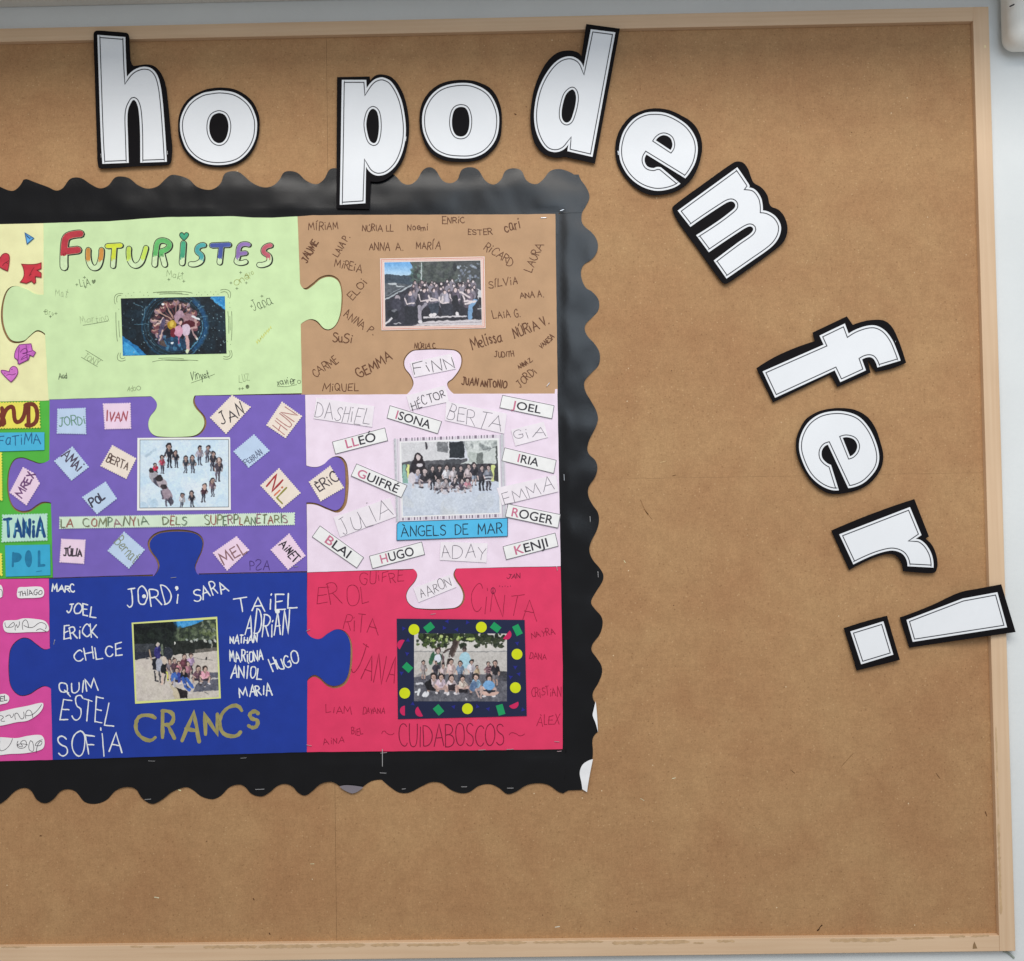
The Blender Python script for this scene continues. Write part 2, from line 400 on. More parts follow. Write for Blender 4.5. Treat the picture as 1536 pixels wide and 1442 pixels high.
# ------------------------------------------------------------------ tiny painter for the printed photographs
class Canvas:
    R = 3.0
    def __init__(s, x0, y0, x1, y1, zw, bg):
        s.x0, s.y0 = x0, y0; s.k = zw / (x1 - x0); s.q = s.R / s.k
        s.a = np.empty((int((y1 - y0) * s.R), int((x1 - x0) * s.R), 3)); s.a[:] = bg
        s.view = V(x0, y0, s.k)
        s.H, s.Wd = s.a.shape[:2]
    def _box(s, xa, ya, xb, yb):
        i0, i1 = max(0, int(ya)), min(s.H, int(yb) + 2); j0, j1 = max(0, int(xa)), min(s.Wd, int(xb) + 2)
        if i1 <= i0 or j1 <= j0: return None
        y, x = np.mgrid[i0:i1, j0:j1]; return (slice(i0, i1), slice(j0, j1)), x + .5, y + .5
    def _put(s, sl, cov, c):
        s.a[sl] = s.a[sl] * (1 - cov[..., None]) + np.array(c, float) * cov[..., None]
    def e(s, cx, cy, rx, ry, c, rot=0, al=1.0):
        cx, cy, rx, ry = cx * s.q, cy * s.q, rx * s.q, ry * s.q; m = max(rx, ry) + 1
        bx = s._box(cx - m, cy - m, cx + m, cy + m)
        if not bx: return
        sl, x, y = bx; a = math.radians(rot); dx, dy = x - cx, y - cy
        u = dx * math.cos(a) + dy * math.sin(a); v = -dx * math.sin(a) + dy * math.cos(a)
        r = np.sqrt((u / rx) ** 2 + (v / ry) ** 2)
        s._put(sl, np.clip((1 - r) * min(rx, ry) + .5, 0, 1) * al, c)
    def p(s, pts, c, al=1.0):
        Q = np.array(pts, float) * s.q; bx = s._box(Q[:, 0].min(), Q[:, 1].min(), Q[:, 0].max(), Q[:, 1].max())
        if not bx: return
        sl, x, y = bx; acc = 0
        for ox, oy in ((-.25, -.25), (.25, -.25), (-.25, .25), (.25, .25)):
            acc = acc + inside(np.c_[x.ravel() + ox, y.ravel() + oy], [Q]).reshape(x.shape)
        s._put(sl, acc / 4.0 * al, c)
    def l(s, pts, wd, c, al=1.0):
        for (xa, ya), (xb, yb) in zip(pts[:-1], pts[1:]):
            xa, ya, xb, yb = xa * s.q, ya * s.q, xb * s.q, yb * s.q; h = wd * s.q / 2
            bx = s._box(min(xa, xb) - h - 1, min(ya, yb) - h - 1, max(xa, xb) + h + 1, max(ya, yb) + h + 1)
            if not bx: continue
            sl, x, y = bx; L2 = max((xb - xa) ** 2 + (yb - ya) ** 2, 1e-6)
            t = np.clip(((x - xa) * (xb - xa) + (y - ya) * (yb - ya)) / L2, 0, 1)
            d = np.hypot(x - xa - t * (xb - xa), y - ya - t * (yb - ya))
            s._put(sl, np.clip(h - d + .5, 0, 1) * al, c)
    def person(s, x, y, h, shirt, legs, hair=(40, 30, 32), skin=(196, 160, 145), sit=False, lean=0, big=1.0):
        """x, y: top of the head; h: whole height"""
        hr = h * (.105 if not sit else .15) * big
        dk = lambda c_, k_: tuple(min(245, v * k_) for v in c_)
        if sit:
            s.e(x, y + h * .62, h * .32, h * .15, legs); s.e(x - h * .1, y + h * .58, h * .16, h * .1, dk(legs, 1.25), -15, .7)
            for q in (-1, 1):
                s.l([(x + q * h * .24, y + h * .62), (x + q * h * .20, y + h * .86)], h * .085, dk(skin, .92 + .08 * q)); s.e(x + q * h * .21, y + h * .9, h * .075, h * .05, rng.choice([(214, 210, 214), (70, 66, 74), (176, 170, 176)]))
        else:
            for q in (-1, 1):
                kn = (x + q * h * .055 + lean * 1.2, y + h * .74)
                s.l([(x + q * h * .045 + lean, y + h * .5), kn], h * .085, dk(legs, 1 - .12 * q)); s.l([kn, (kn[0] + lean * .4, y + h * .94)], h * .06, dk(legs, .9 - .12 * q) if sum(legs) < 300 else dk(skin, .9))
                s.e(kn[0] + lean * .5 + q * h * .015, y + h * .965, h * .045, h * .026, (52, 48, 56))
        ty = y + h * (.37 if not sit else .45); tx = x + lean * .6
        s.e(tx, ty, h * (.125 if not sit else .22), h * (.20 if not sit else .21), shirt)
        s.p([(tx - h * .115, ty - h * .10), (tx + h * .115, ty - h * .10), (tx + h * .10, ty + h * .17), (tx - h * .10, ty + h * .17)], shirt)
        s.e(tx - h * .05, ty - h * .03, h * .045, h * .13, dk(shirt, 1.28), 0, .55); s.e(tx + h * .07, ty + h * .03, h * .045, h * .15, dk(shirt, .68), 0, .6); s.e(tx, ty + h * .12, h * .09, h * .03, dk(shirt, .7), 0, .5)
        for q in (-1, 1):
            el = (tx + q * h * (.165 if not sit else .25), ty + h * .07)
            s.l([(tx + q * h * .11, ty - h * .11), el], h * .055, dk(shirt, .92 - .14 * q)); s.l([el, (tx + q * h * (.13 if not sit else .12), ty + h * .19)], h * .042, dk(skin, .95 - .1 * q))
        s.l([(x, y + hr * 1.6), (x, y + hr * 2.3)], hr * .7, dk(skin, .8))
        s.e(x, y + hr, hr * .92, hr * 1.05, hair); s.e(x + hr * .06, y + hr * 1.28, hr * .62, hr * .72, skin); s.e(x + hr * .3, y + hr * 1.4, hr * .25, hr * .5, dk(skin, .78), 0, .6)
        s.l([(x - hr * .3, y + hr * 1.2), (x + hr * .4, y + hr * 1.2)], hr * .14, dk(skin, .55), .7); s.e(x + hr * .08, y + hr * 1.62, hr * .2, hr * .08, dk(skin, .6), 0, .7)
    def speck(s, box, n, cols, r0_, r1_, al=.8):
        for _ in range(n):
            s.e(rng.uniform(box[0], box[2]), rng.uniform(box[1], box[3]), rng.uniform(r0_, r1_), rng.uniform(r0_, r1_), rng.choice(cols), rng.uniform(0, 180), al)
    def finish(s, blur=1, grain=5, warp=1.5, mott=9):
        A = s.a; R_ = np.random.RandomState(5)
        def soft(n, sh):
            f = R_.normal(0, 1, (sh[0] // n + 3, sh[1] // n + 3))
            y = np.arange(sh[0]) / n; x = np.arange(sh[1]) / n; yi, xi = y.astype(int), x.astype(int); fy, fx = (y - yi)[:, None], (x - xi)[None]
            return (f[yi][:, xi] * (1-fy) * (1-fx) + f[yi + 1][:, xi] * fy * (1-fx) + f[yi][:, xi + 1] * (1-fy) * fx + f[yi + 1][:, xi + 1] * fy * fx)
        sh = A.shape[:2]; yy, xx = np.mgrid[0:sh[0], 0:sh[1]]
        dy = warp * (1.2 * soft(11, sh) + .35 * soft(4, sh)); dx = warp * (1.2 * soft(11, sh) + .35 * soft(4, sh))
        A = A[np.clip((yy + dy).round().astype(int), 0, sh[0] - 1), np.clip((xx + dx).round().astype(int), 0, sh[1] - 1)]
        L_ = A.mean(2, keepdims=True)
        A = A + (.7 * soft(3, sh) + soft(6, sh) + soft(14, sh) * .7)[..., None] * mott * np.clip(.35 + .65 * (1 - abs(L_ - 110) / 128), .2, 1)
        for _ in range(blur):
            P = np.pad(A, ((1, 1), (1, 1), (0, 0)), 'edge')
            A = (P[:-2, 1:-1] + P[2:, 1:-1] + P[1:-1, :-2] + P[1:-1, 2:] + 2 * P[1:-1, 1:-1]) / 6
        g = R_.normal(0, grain, A.shape[:2])[..., None]
        s.a = np.clip(A + g, 0, 255)
    def print_on(s, name, quad, d, parent=None, t=.0001):
        q = np.array(quad, float)[:, :2]
        wpx = np.linalg.norm(q[1] - q[0]); hpx = np.linalg.norm(q[3] - q[0])
        nx, ny = int(wpx * 2.0), int(hpx * 2.0)
        u, v = np.meshgrid(np.linspace(0, 1, nx + 1), np.linspace(0, 1, ny + 1))
        P = ((1-u)*(1-v))[..., None]*q[0] + (u*(1-v))[..., None]*q[1] + (u*v)[..., None]*q[2] + ((1-u)*v)[..., None]*q[3]
        P = P.reshape(-1, 2)
        j = np.clip(((P[:, 0] - s.x0) * s.R).astype(int), 0, s.Wd - 1); i = np.clip(((P[:, 1] - s.y0) * s.R).astype(int), 0, s.H - 1)
        c = s.a[i, j] / 255.0
        c = np.where(c <= .04045, c / 12.92, ((c + .055) / 1.055) ** 2.4) / EXPO
        idx = np.arange((nx + 1) * (ny + 1)).reshape(ny + 1, nx + 1)
        F = np.stack([idx[:-1, :-1], idx[1:, :-1], idx[1:, 1:], idx[:-1, 1:]], -1).reshape(-1, 4)
        o = build(name, W(P, d + wave(P)), F.tolist(), vcol_mat(), parent)
        at = o.data.color_attributes.new('print', 'FLOAT_COLOR', 'POINT')
        at.data.foreach_set('color', np.c_[np.clip(c, 0, .9), np.ones(len(c))].astype(np.float32).ravel())
        return o
# ------------------------------------------------------------------ the setting: wall and the ledge above
def box(name, lo, hi, m, bevel=.0, parent=None, seg=3):
    bm = bmesh.new(); bmesh.ops.create_cube(bm, size=1)
    lo, hi = np.array(lo), np.array(hi)
    for v in bm.verts: v.co = Vector(((lo + hi) / 2 + np.array(v.co[:]) * (hi - lo)).tolist())
    if bevel: bmesh.ops.bevel(bm, geom=list(bm.edges), offset=bevel, segments=seg, profile=.5, affect='EDGES')
    o = build(name, [v.co[:] for v in bm.verts], [tuple(v.index for v in f.verts) for f in (bm.faces, bm.verts.index_update())[0]], m, parent)
    bm.free(); return o

DW, DF = -.0030, .010                 # wall and frame front, metres in front of the board face
wall = box('wall', (-3.0, -DW, -2.2), (2.6, -DW + .12, 1.15), mat((215, 219, 220), 'wall')); tag(wall, kind='structure')
ledge = box('overhead_ledge', (-3.0, -.29, .803), (2.6, -DW, 1.02), mat((214, 211, 204), 'wall'), .004); tag(ledge, kind='structure')

# white casing at the top right corner
pA = W([(1509, 73)], .03)[0]
cs = box('wall_casing', (pA[0], -.055, pA[2]), (pA[0] + .26, -DW - .0005, pA[2] + .25), mat((233, 232, 226), 'plastic'), .022, seg=8)
tag(cs, 'white plastic casing with rounded corner on the wall, right of the frame top', 'casing')
pS = W([(1518, 8.5)], .055)[0]
sl = Ink(); sl.ribbon([(1515, 9.8), (1521, 7)], 2.2)
sl.obj('slot', .0553, [mat((30, 28, 28), 'ink')], cs, df=flat)

# ------------------------------------------------------------------ notice board
def wood_mat(vertical):
    m = bpy.data.materials.new('pale_wood'); m.use_nodes = True
    N = m.node_tree.nodes; L = m.node_tree.links; b = N['Principled BSDF']
    b.inputs['Roughness'].default_value = .55; b.inputs['Specular IOR Level'].default_value = .3
    tc = N.new('ShaderNodeTexCoord'); mp = N.new('ShaderNodeMapping')
    mp.inputs['Scale'].default_value = (60, 60, 1.5) if vertical else (1.5, 60, 60)
    nz = N.new('ShaderNodeTexNoise'); nz.inputs['Scale'].default_value = 3; nz.inputs['Detail'].default_value = 6
    n2 = N.new('ShaderNodeTexNoise'); n2.inputs['Scale'].default_value = 7; n2.inputs['Detail'].default_value = 4
    L.new(tc.outputs['Object'], mp.inputs['Vector']); L.new(mp.outputs['Vector'], nz.inputs['Vector']); L.new(tc.outputs['Object'], n2.inputs['Vector'])
    r1 = N.new('ShaderNodeValToRGB'); r1.color_ramp.elements[0].position = .3; r1.color_ramp.elements[1].position = .75
    r1.color_ramp.elements[0].color = alb((208, 177, 145)) + (1,); r1.color_ramp.elements[1].color = alb((217, 189, 158)) + (1,)
    L.new(nz.outputs['Fac'], r1.inputs['Fac'])
    mx = N.new('ShaderNodeMix'); mx.data_type = 'RGBA'; mx.blend_type = 'MULTIPLY'; mx.inputs[0].default_value = .5
    r2 = N.new('ShaderNodeValToRGB'); r2.color_ramp.elements[0].position = .3; r2.color_ramp.elements[1].position = .7
    r2.color_ramp.elements[0].color = (.86, .85, .83, 1); r2.color_ramp.elements[1].color = (1, 1, 1, 1)
    L.new(n2.outputs['Fac'], r2.inputs['Fac']); L.new(r1.outputs['Color'], mx.inputs[6]); L.new(r2.outputs['Color'], mx.inputs[7])
    L.new(mx.outputs[2], b.inputs['Base Color'])
    bp = N.new('ShaderNodeBump'); bp.inputs['Strength'].default_value = .2; bp.inputs['Distance'].default_value = .0008
    L.new(nz.outputs['Fac'], bp.inputs['Height']); L.new(bp.outputs['Normal'], b.inputs['Normal'])
    return m

def board_mat():
    m = bpy.data.materials.new('brown_hardboard'); m.use_nodes = True
    N = m.node_tree.nodes; L = m.node_tree.links; b = N['Principled BSDF']
    b.inputs['Roughness'].default_value = .72; b.inputs['Specular IOR Level'].default_value = .22
    tc = N.new('ShaderNodeTexCoord')
    geo = N.new('ShaderNodeNewGeometry')
    src = geo.outputs['Position']
    def noise(sc, det, rough=.55, dist=0):
        n = N.new('ShaderNodeTexNoise'); n.inputs['Scale'].default_value = sc; n.inputs['Detail'].default_value = det
        n.inputs['Roughness'].default_value = rough; n.inputs['Distortion'].default_value = dist
        L.new(src, n.inputs['Vector']); return n.outputs['Fac']
    def ramp(f, p0, c0, p1, c1):
        r = N.new('ShaderNodeValToRGB'); r.color_ramp.elements[0].position = p0; r.color_ramp.elements[1].position = p1
        r.color_ramp.elements[0].color = c0; r.color_ramp.elements[1].color = c1; L.new(f, r.inputs['Fac']); return r.outputs['Color']
    def mix(a, c, fac, mode='MULTIPLY'):
        x = N.new('ShaderNodeMix'); x.data_type = 'RGBA'; x.blend_type = mode
        if isinstance(fac, float): x.inputs[0].default_value = fac
        else: L.new(fac, x.inputs[0])
        L.new(a, x.inputs[6])
        if isinstance(c, tuple): x.inputs[7].default_value = c
        else: L.new(c, x.inputs[7])
        return x.outputs[2]
    c = ramp(noise(7, 6, .6, .3), .32, alb((166, 126, 89)) + (1,), .68, alb((176, 140, 100)) + (1,))
    c = mix(c, ramp(noise(2.2, 3), .3, (.95, .945, .94, 1), .7, (1.03, 1.03, 1.03, 1)), .9)
    for sv in ((260, 260, 30), (26, 200, 240)):
        mp = N.new('ShaderNodeMapping'); mp.inputs['Scale'].default_value = sv; L.new(geo.outputs['Position'], mp.inputs['Vector'])
        nf = N.new('ShaderNodeTexNoise'); nf.inputs['Scale'].default_value = 1; nf.inputs['Detail'].default_value = 4; nf.inputs['Roughness'].default_value = .7; L.new(mp.outputs['Vector'], nf.inputs['Vector'])
        c = mix(c, ramp(nf.outputs['Fac'], .32, (.86, .85, .84, 1), .68, (1.10, 1.10, 1.10, 1)), .22)
    c = mix(c, ramp(noise(38, 5, .65), .3, (.88, .86, .84, 1), .62, (1.04, 1.04, 1.04, 1)), .75)
    c = mix(c, ramp(noise(420, 3, .7), .3, (.84, .82, .80, 1), .7, (1.12, 1.13, 1.14, 1)), .85)
    c = mix(c, ramp(noise(165, 4, .65), .32, (.87, .86, .85, 1), .68, (1.10, 1.10, 1.10, 1)), .7)
    # dark and pale fibres and pin pricks
    def spots(sc, thr, keep, soft=.04):
        v = N.new('ShaderNodeTexVoronoi'); v.inputs['Scale'].default_value = sc; L.new(src, v.inputs['Vector'])
        d = ramp(v.outputs['Distance'], thr, (1, 1, 1, 1), thr + soft, (0, 0, 0, 1))
        sp = N.new('ShaderNodeSeparateColor'); L.new(v.outputs['Color'], sp.inputs[0])
        k = N.new('ShaderNodeMath'); k.operation = 'GREATER_THAN'; k.inputs[1].default_value = keep; L.new(sp.outputs[0], k.inputs[0])
        q = N.new('ShaderNodeMath'); q.operation = 'MULTIPLY'; L.new(d, q.inputs[0]); L.new(k.outputs[0], q.inputs[1]); return q.outputs[0]
    def scaled(f, s):
        q = N.new('ShaderNodeMath'); q.operation = 'MULTIPLY'; L.new(f, q.inputs[0]); q.inputs[1].default_value = s; return q.outputs[0]
    c = mix(c, alb((112, 78, 48)) + (1,), scaled(spots(130, .06, .6, .16), .45), 'MIX')
    c = mix(c, alb((205, 172, 130)) + (1,), scaled(spots(120, .05, .62, .14), .5), 'MIX')
    c = mix(c, alb((236, 214, 180)) + (1,), scaled(spots(36, .018, .72, .028), .75), 'MIX')
    c = mix(c, alb((66, 42, 26)) + (1,), scaled(spots(26, .012, .74, .025), .75), 'MIX')
    L.new(c, b.inputs['Base Color'])
    bp = N.new('ShaderNodeBump'); bp.inputs['Strength'].default_value = .3; bp.inputs['Distance'].default_value = .0008
    L.new(noise(500, 4, .7), bp.inputs['Height']); L.new(bp.outputs['Normal'], b.inputs['Normal'])
    return m
def lerp(a, b, t): return a + (b - a) * t
top_o = lambda x: lerp(43, 10, x / 1483.0); top_i = lambda x: lerp(67, 36, x / 1456.0)
bot_i = lambda x: lerp(1417, 1400, x / 1495.0); bot_o = lambda x: lerp(1446, 1427, x / 1523.0)
rt_i = lambda y: lerp(1456, 1495, (y - 36) / 1364.0); rt_o = lambda y: lerp(1483, 1523, (y - 10) / 1417.0)
seam_v = lambda y: lerp(489.5, 505, (y - 40) / 1380.0); seam_h = lambda x: lerp(721, 709, (x - 800) / 680.0)
XL = -620
nb = empty('notice_board', (768, 721), 0.0)
tag(nb, 'large brown hardboard notice board in a pale wooden frame, hung on the white wall', 'notice board')
bmx = board_mat(); g = .16; e = 2.5
sheet('board_panel', [[(XL, top_i(XL) - e), (seam_v(40) - g, top_i(490) - e), (seam_v(1420) - g, bot_i(505) + e), (XL, bot_i(XL) + e)]], 0, .0025, bmx, nb, 0, flat, False)
def corner(x, y): return (rt_i(y) + e, y)
sheet('board_panel', [[(seam_v(40) + g, top_i(490) - e), (rt_i(36) + e, top_i(1456) - e), (rt_i(709) + e, seam_h(1475) - g * .5), (seam_v(726) + g, seam_h(497) - g * .5)]], 0, .0025, bmx, nb, 0, flat, False)
sheet('board_panel', [[(seam_v(726) + g, seam_h(497) + g * .5), (rt_i(709) + e, seam_h(1475) + g * .5), (rt_i(1400) + e, bot_i(1495) + e), (seam_v(1420) + g, bot_i(505) + e)]], 0, .0025, bmx, nb, 0, flat, False)
sheet('backing_panel', [[(XL, top_i(XL) - 5), (rt_i(36) + 5, top_i(1456) - 5), (rt_i(1400) + 5, bot_i(1495) + 5), (XL, bot_i(XL) + 5)]], -.0029, .0002, mat((150, 112, 78), 'paper'), nb, 0, flat, False)
def mark(pts, wd, c_, par=None):
    ink = Ink(); ink.ribbon(smooth_loop(pts, False, 3), wd, vary=.3); ink.obj('scuff_mark', .0002, [mat(c_, 'pastel')], nb, df=flat)
for pts, wd, c_ in (([(961, 750), (965, 760), (971, 770), (978, 779)], .9, (140, 104, 70)), ([(966, 764), (972, 772)], 1.3, (120, 86, 56)), ([(1228, 1395), (1230, 1391), (1233, 1388)], 1.5, (74, 50, 32)), ([(1226, 1396), (1228, 1395)], 1.6, (60, 40, 28)),
                    ([(232, 1346), (238, 1347)], 1.6, (226, 206, 172)), ([(833, 1391), (839, 1390)], 1.3, (232, 218, 190)), ([(1009, 1168), (1013, 1167)], 1.5, (228, 208, 172)), ([(961, 1198), (966, 1201)], 1.0, (226, 206, 170)), ([(380, 1348), (381, 1350)], 1.5, (92, 62, 40)), ([(60, 1254), (62, 1254)], 1.6, (92, 62, 40)),
                    ([(405, 1402), (404, 1400)], 1.3, (70, 46, 32)), ([(466, 1296), (471, 1296)], 1.1, (224, 200, 160)), ([(268, 1185), (271, 1186)], 1.6, (224, 206, 160)), ([(990, 694), (999, 692)], .8, (196, 166, 122)), ([(1009, 714), (1013, 713)], 1.0, (110, 80, 52)), ([(1186, 1155), (1192, 1160)], 1.1, (116, 84, 56)),
                    ([(1404, 1160), (1410, 1168)], 1.2, (124, 92, 62)), ([(772, 171), (774, 172)], 1.5, (78, 50, 32)), ([(936, 841), (938, 844)], 1.0, (224, 200, 160)), ([(1478, 1218), (1480, 1224)], 1.6, (112, 78, 50)), ([(700, 1250), (716, 1247)], .8, (186, 150, 110)), ([(1130, 1240), (1150, 1252)], .8, (182, 146, 106)), ([(1280, 1130), (1262, 1150)], .9, (140, 106, 72))):
    mark(pts, wd, c_)
def member(name, quad, m, xin, zin):
    F = W(quad, DF); Q0 = W(quad, 0.0)
    for i_ in xin: F[i_][0] = Q0[i_][0]
    for i_ in zin: F[i_][2] = Q0[i_][2]
    B = F.copy(); B[:, 1] = -DW - .0002
    bm = bmesh.new(); vs_ = [bm.verts.new(p) for p in np.vstack([F, B]).tolist()]
    for f in ((0, 1, 2, 3), (7, 6, 5, 4), (0, 4, 5, 1), (1, 5, 6, 2), (2, 6, 7, 3), (3, 7, 4, 0)): bm.faces.new([vs_[i] for i in f])
    bmesh.ops.recalc_face_normals(bm, faces=bm.faces)
    bmesh.ops.bevel(bm, geom=list(bm.edges), offset=.0009, segments=2, profile=.5, affect='EDGES')
    bm.verts.index_update()
    o = build(name, [v.co[:] for v in bm.verts], [tuple(v.index for v in f.verts) for f in bm.faces], m, nb); bm.free(); return o
wh, wv = wood_mat(False), wood_mat(True)
rail_t = member('frame_rail', [(XL, top_o(XL)), (rt_i(30) - .08, top_o(1456)), (rt_i(36) - .08, top_i(1456)), (XL, top_i(XL))], wh, (1, 2), (2, 3))
rail_b = member('frame_rail', [(XL, bot_i(XL)), (rt_i(1400) - .08, bot_i(1495)), (rt_i(1429) - .08, bot_o(1496)), (XL, bot_o(XL))], wh, (1, 2), (0, 1))
stile = member('frame_rail', [(rt_i(10) - .0, top_o(1456)), (1483, 10), (1523.5, 1427), (rt_i(1429), bot_o(1496))], wv, (0, 3), ())
# torn glue stains along the inner edges of the frame
def stain(parent, a, b, th, c, n, name='wear_stain'):
    ink = Ink(); top, bot = [], []
    for i in range(n + 1):
        t = i / n; x, y = lerp(a[0], b[0], t), lerp(a[1], b[1], t)
        nx, ny = unit((-(b[1] - a[1]), b[0] - a[0]))
        k = th * (.25 if i in (0, n) else 1)
        top.append((x - nx * k * rng.uniform(.2, .6), y - ny * k * rng.uniform(.2, .6)))
        bot.append((x + nx * k * rng.uniform(.2, .6), y + ny * k * rng.uniform(.2, .6)))
    ink.poly(top + bot[::-1]); ink.obj(name, DF + .0002, [mat(c, 'marker')], parent, df=flat)
for (a, b, th, n) in (((305, 1421), (385, 1420), 5, 22), ((388, 1420.5), (470, 1419.5), 6, 20), ((475, 1419), (548, 1418), 6, 16), ((556, 1418), (600, 1417.5), 5, 12), ((610, 1418), (690, 1417), 4, 20),
                      ((700, 1415), (790, 1414), 5, 20), ((800, 1414), (905, 1412.5), 4, 26), ((918, 1415), (1035, 1413), 5.5, 30), ((1040, 1415), (1056, 1415), 4, 6), ((1075, 1412), (1102, 1412.5), 4.5, 10),
                      ((1245, 1411), (1345, 1410), 6, 22), ((1352, 1408.5), (1402, 1407), 3.2, 16), ((1424, 1405.5), (1448, 1404.5), 4, 12), ((1456, 1405), (1484, 1403.5), 3, 12), ((195, 1420.5), (215, 1420.5), 3.5, 8), ((230, 1421), (262, 1420.5), 3, 10),
                      ((1, 1421), (40, 1421), 2.5, 12)):
    stain(rail_b, a, b, th, (190, 160, 124), n)
ik = Ink(); ik.poly([(1461.5, 1412.5), (1463.5, 1417), (1466, 1423), (1459, 1423.5), (1459.5, 1418)]); ik.obj('wear_stain', DF + .0002, [mat((140, 112, 80), 'ink')], rail_b, df=flat)
for (a, b, th, n) in (((1497.5, 1236), (1501.5, 1372), 4.5, 40), ((1494, 1090), (1497.5, 1228), 3.0, 34)):
    stain(stile, a, b, th, (190, 160, 124) if th > 4 else (198, 168, 132), n)
ik = Ink(); ik.poly([(1476, 68.5), (1478.5, 68), (1479.5, 71.5), (1477, 72.5)]); ik.obj('wear_stain', DF + .0002, [mat((235, 214, 170), 'ink')], stile, df=flat)

# short wire end under the lower right corner
wp = W([(1505, 1427), (1510, 1428.5), (1516, 1432.5), (1521, 1437)], -.002)
cu = bpy.data.curves.new('c', 'CURVE'); cu.dimensions = '3D'; sp = cu.splines.new('POLY'); sp.points.add(3)
for p_, q_ in zip(sp.points, wp): p_.co = (*q_, 1)
cu.bevel_depth = .0018; cu.bevel_resolution = 2; cu.use_fill_caps = True
to = bpy.data.objects.new('c', cu); COL.objects.link(to); bpy.context.view_layer.update()
me = bpy.data.meshes.new_from_object(to.evaluated_get(bpy.context.evaluated_depsgraph_get()))
vv_ = np.array([v.co[:] for v in me.vertices]); ff_ = [tuple(p.vertices) for p in me.polygons]
bpy.data.objects.remove(to); bpy.data.curves.remove(cu); bpy.data.meshes.remove(me)
tag(build('cable_end', vv_, ff_, mat((150, 158, 150), 'plastic')), 'short grey wire end poking out below the lower right frame corner', 'cable')

# ------------------------------------------------------------------ scalloped black border
BK = (11, 12, 16)
Tt = [(-330, 287), (-312, 273), (-296, 272), (-262, 288), (-240, 276), (-226, 269), (-190, 288), (-168, 272), (-150, 272), (-118, 288), (-98, 274), (-84, 272), (-48, 288), (-30, 271), (-18, 271),
      (0, 280.4), (17.6, 286.6), (27, 281.8), (35, 270, 1), (40, 269), (50.8, 273), (72, 280.8), (84, 286), (93.8, 282.7), (103.5, 270), (111, 266.5), (123, 268), (136.7, 276.9), (150, 282.7), (162, 278.8), (172, 267), (179.7, 264.8),
      (193.4, 267.5), (207, 277.9), (220.7, 283), (236, 279.8), (248, 269), (255.9, 263), (265.6, 263), (283, 269), (295, 280), (308.6, 284.7), (320, 283.7), (331, 275), (337, 261), (347.7, 257), (359.4, 259), (375, 272), (386.7, 278.8),
      (398.4, 281.4), (410, 278.4), (419, 270), (425.8, 259), (435.5, 256.8), (447, 260), (459, 271), (474.6, 276.5), (486, 269), (494, 255), (502, 252.5), (514, 256), (530, 268), (545, 273), (556, 266), (570, 258), (580, 257), (593, 264), (604, 275), (615, 277),
      (625.8, 269.6), (634, 256), (643.6, 251), (653, 255), (664, 271), (676, 275), (686, 269.6), (692.8, 255), (705, 251), (717, 255), (728, 271), (740.6, 277), (751.6, 269.6), (758, 256.8), (769, 252.7), (781.6, 256), (790, 271), (803.5, 276.5),
      (814.5, 269.6), (825, 257), (839, 253.8), (855.5, 258.7), (866, 266), (872.3, 272)]
def strip(name, loop, label, lay, grid=7, fold=None):
    o = sheet(name, [loop], lay, .0003, mat(BK, 'black'), None, grid, wave_black, True, fold)
    return tag(o, label, 'border', 'scalloped black border strips')
top_loop = smooth_loop(Tt, False, 2.0) + [(872.3, 319), (838, 320), (838, 352), (-330, 364)]
Tr = [(868, 262, 1), (872, 271), (878, 279), (883, 289), (884, 297.7), (879, 309), (873, 320), (873, 334), (879, 342), (886.6, 348), (894, 357.6), (897, 368.7), (894, 381), (886.6, 389.8), (875.5, 397.6), (871.5, 407.6), (873, 420), (879, 432), (887.7, 437.5),
      (896.6, 447.5), (899, 457.5), (896.6, 467.5), (888.8, 476), (879, 486), (877, 494), (881, 504), (891, 515), (897.7, 525), (900, 535), (897.7, 548.5), (886.6, 560), (876.6, 573), (878, 586.6), (886.6, 602), (894, 615.5), (897, 628.8), (893, 642),
      (884, 660), (881, 674), (884, 682), (893, 691), (896, 702), (893, 715), (883, 731), (882.6, 744), (889, 757.5), (896.6, 768.6), (898.6, 781), (895.5, 795), (886.6, 813), (884, 826), (889, 839.6), (900, 853), (905, 862.5), (903.6, 872.5),
      (893.6, 888.7), (886.6, 903.7), (892.4, 913.7), (902, 925), (904, 936), (900, 951), (888.6, 967), (887.4, 976), (895, 987), (902, 998.5), (903, 1010), (897.4, 1025), (889, 1041), (893, 1054.7, 1), (890.5, 1066), (889.4, 1073.4), (893.6, 1084.6), (897, 1098, 1),
      (891, 1104), (888.6, 1111), (889.4, 1127), (888.6, 1139.6, 1), (881, 1142.5), (873.7, 1148), (870, 1159.5), (872.6, 1174.5), (873.7, 1185, 1)]
right_loop = smooth_loop(Tr, False, 2.0) + [(852.5, 1185.8), (844, 1190.5), (843, 1120), (822, 1118), (812, 335), (846, 318), (848, 262)]
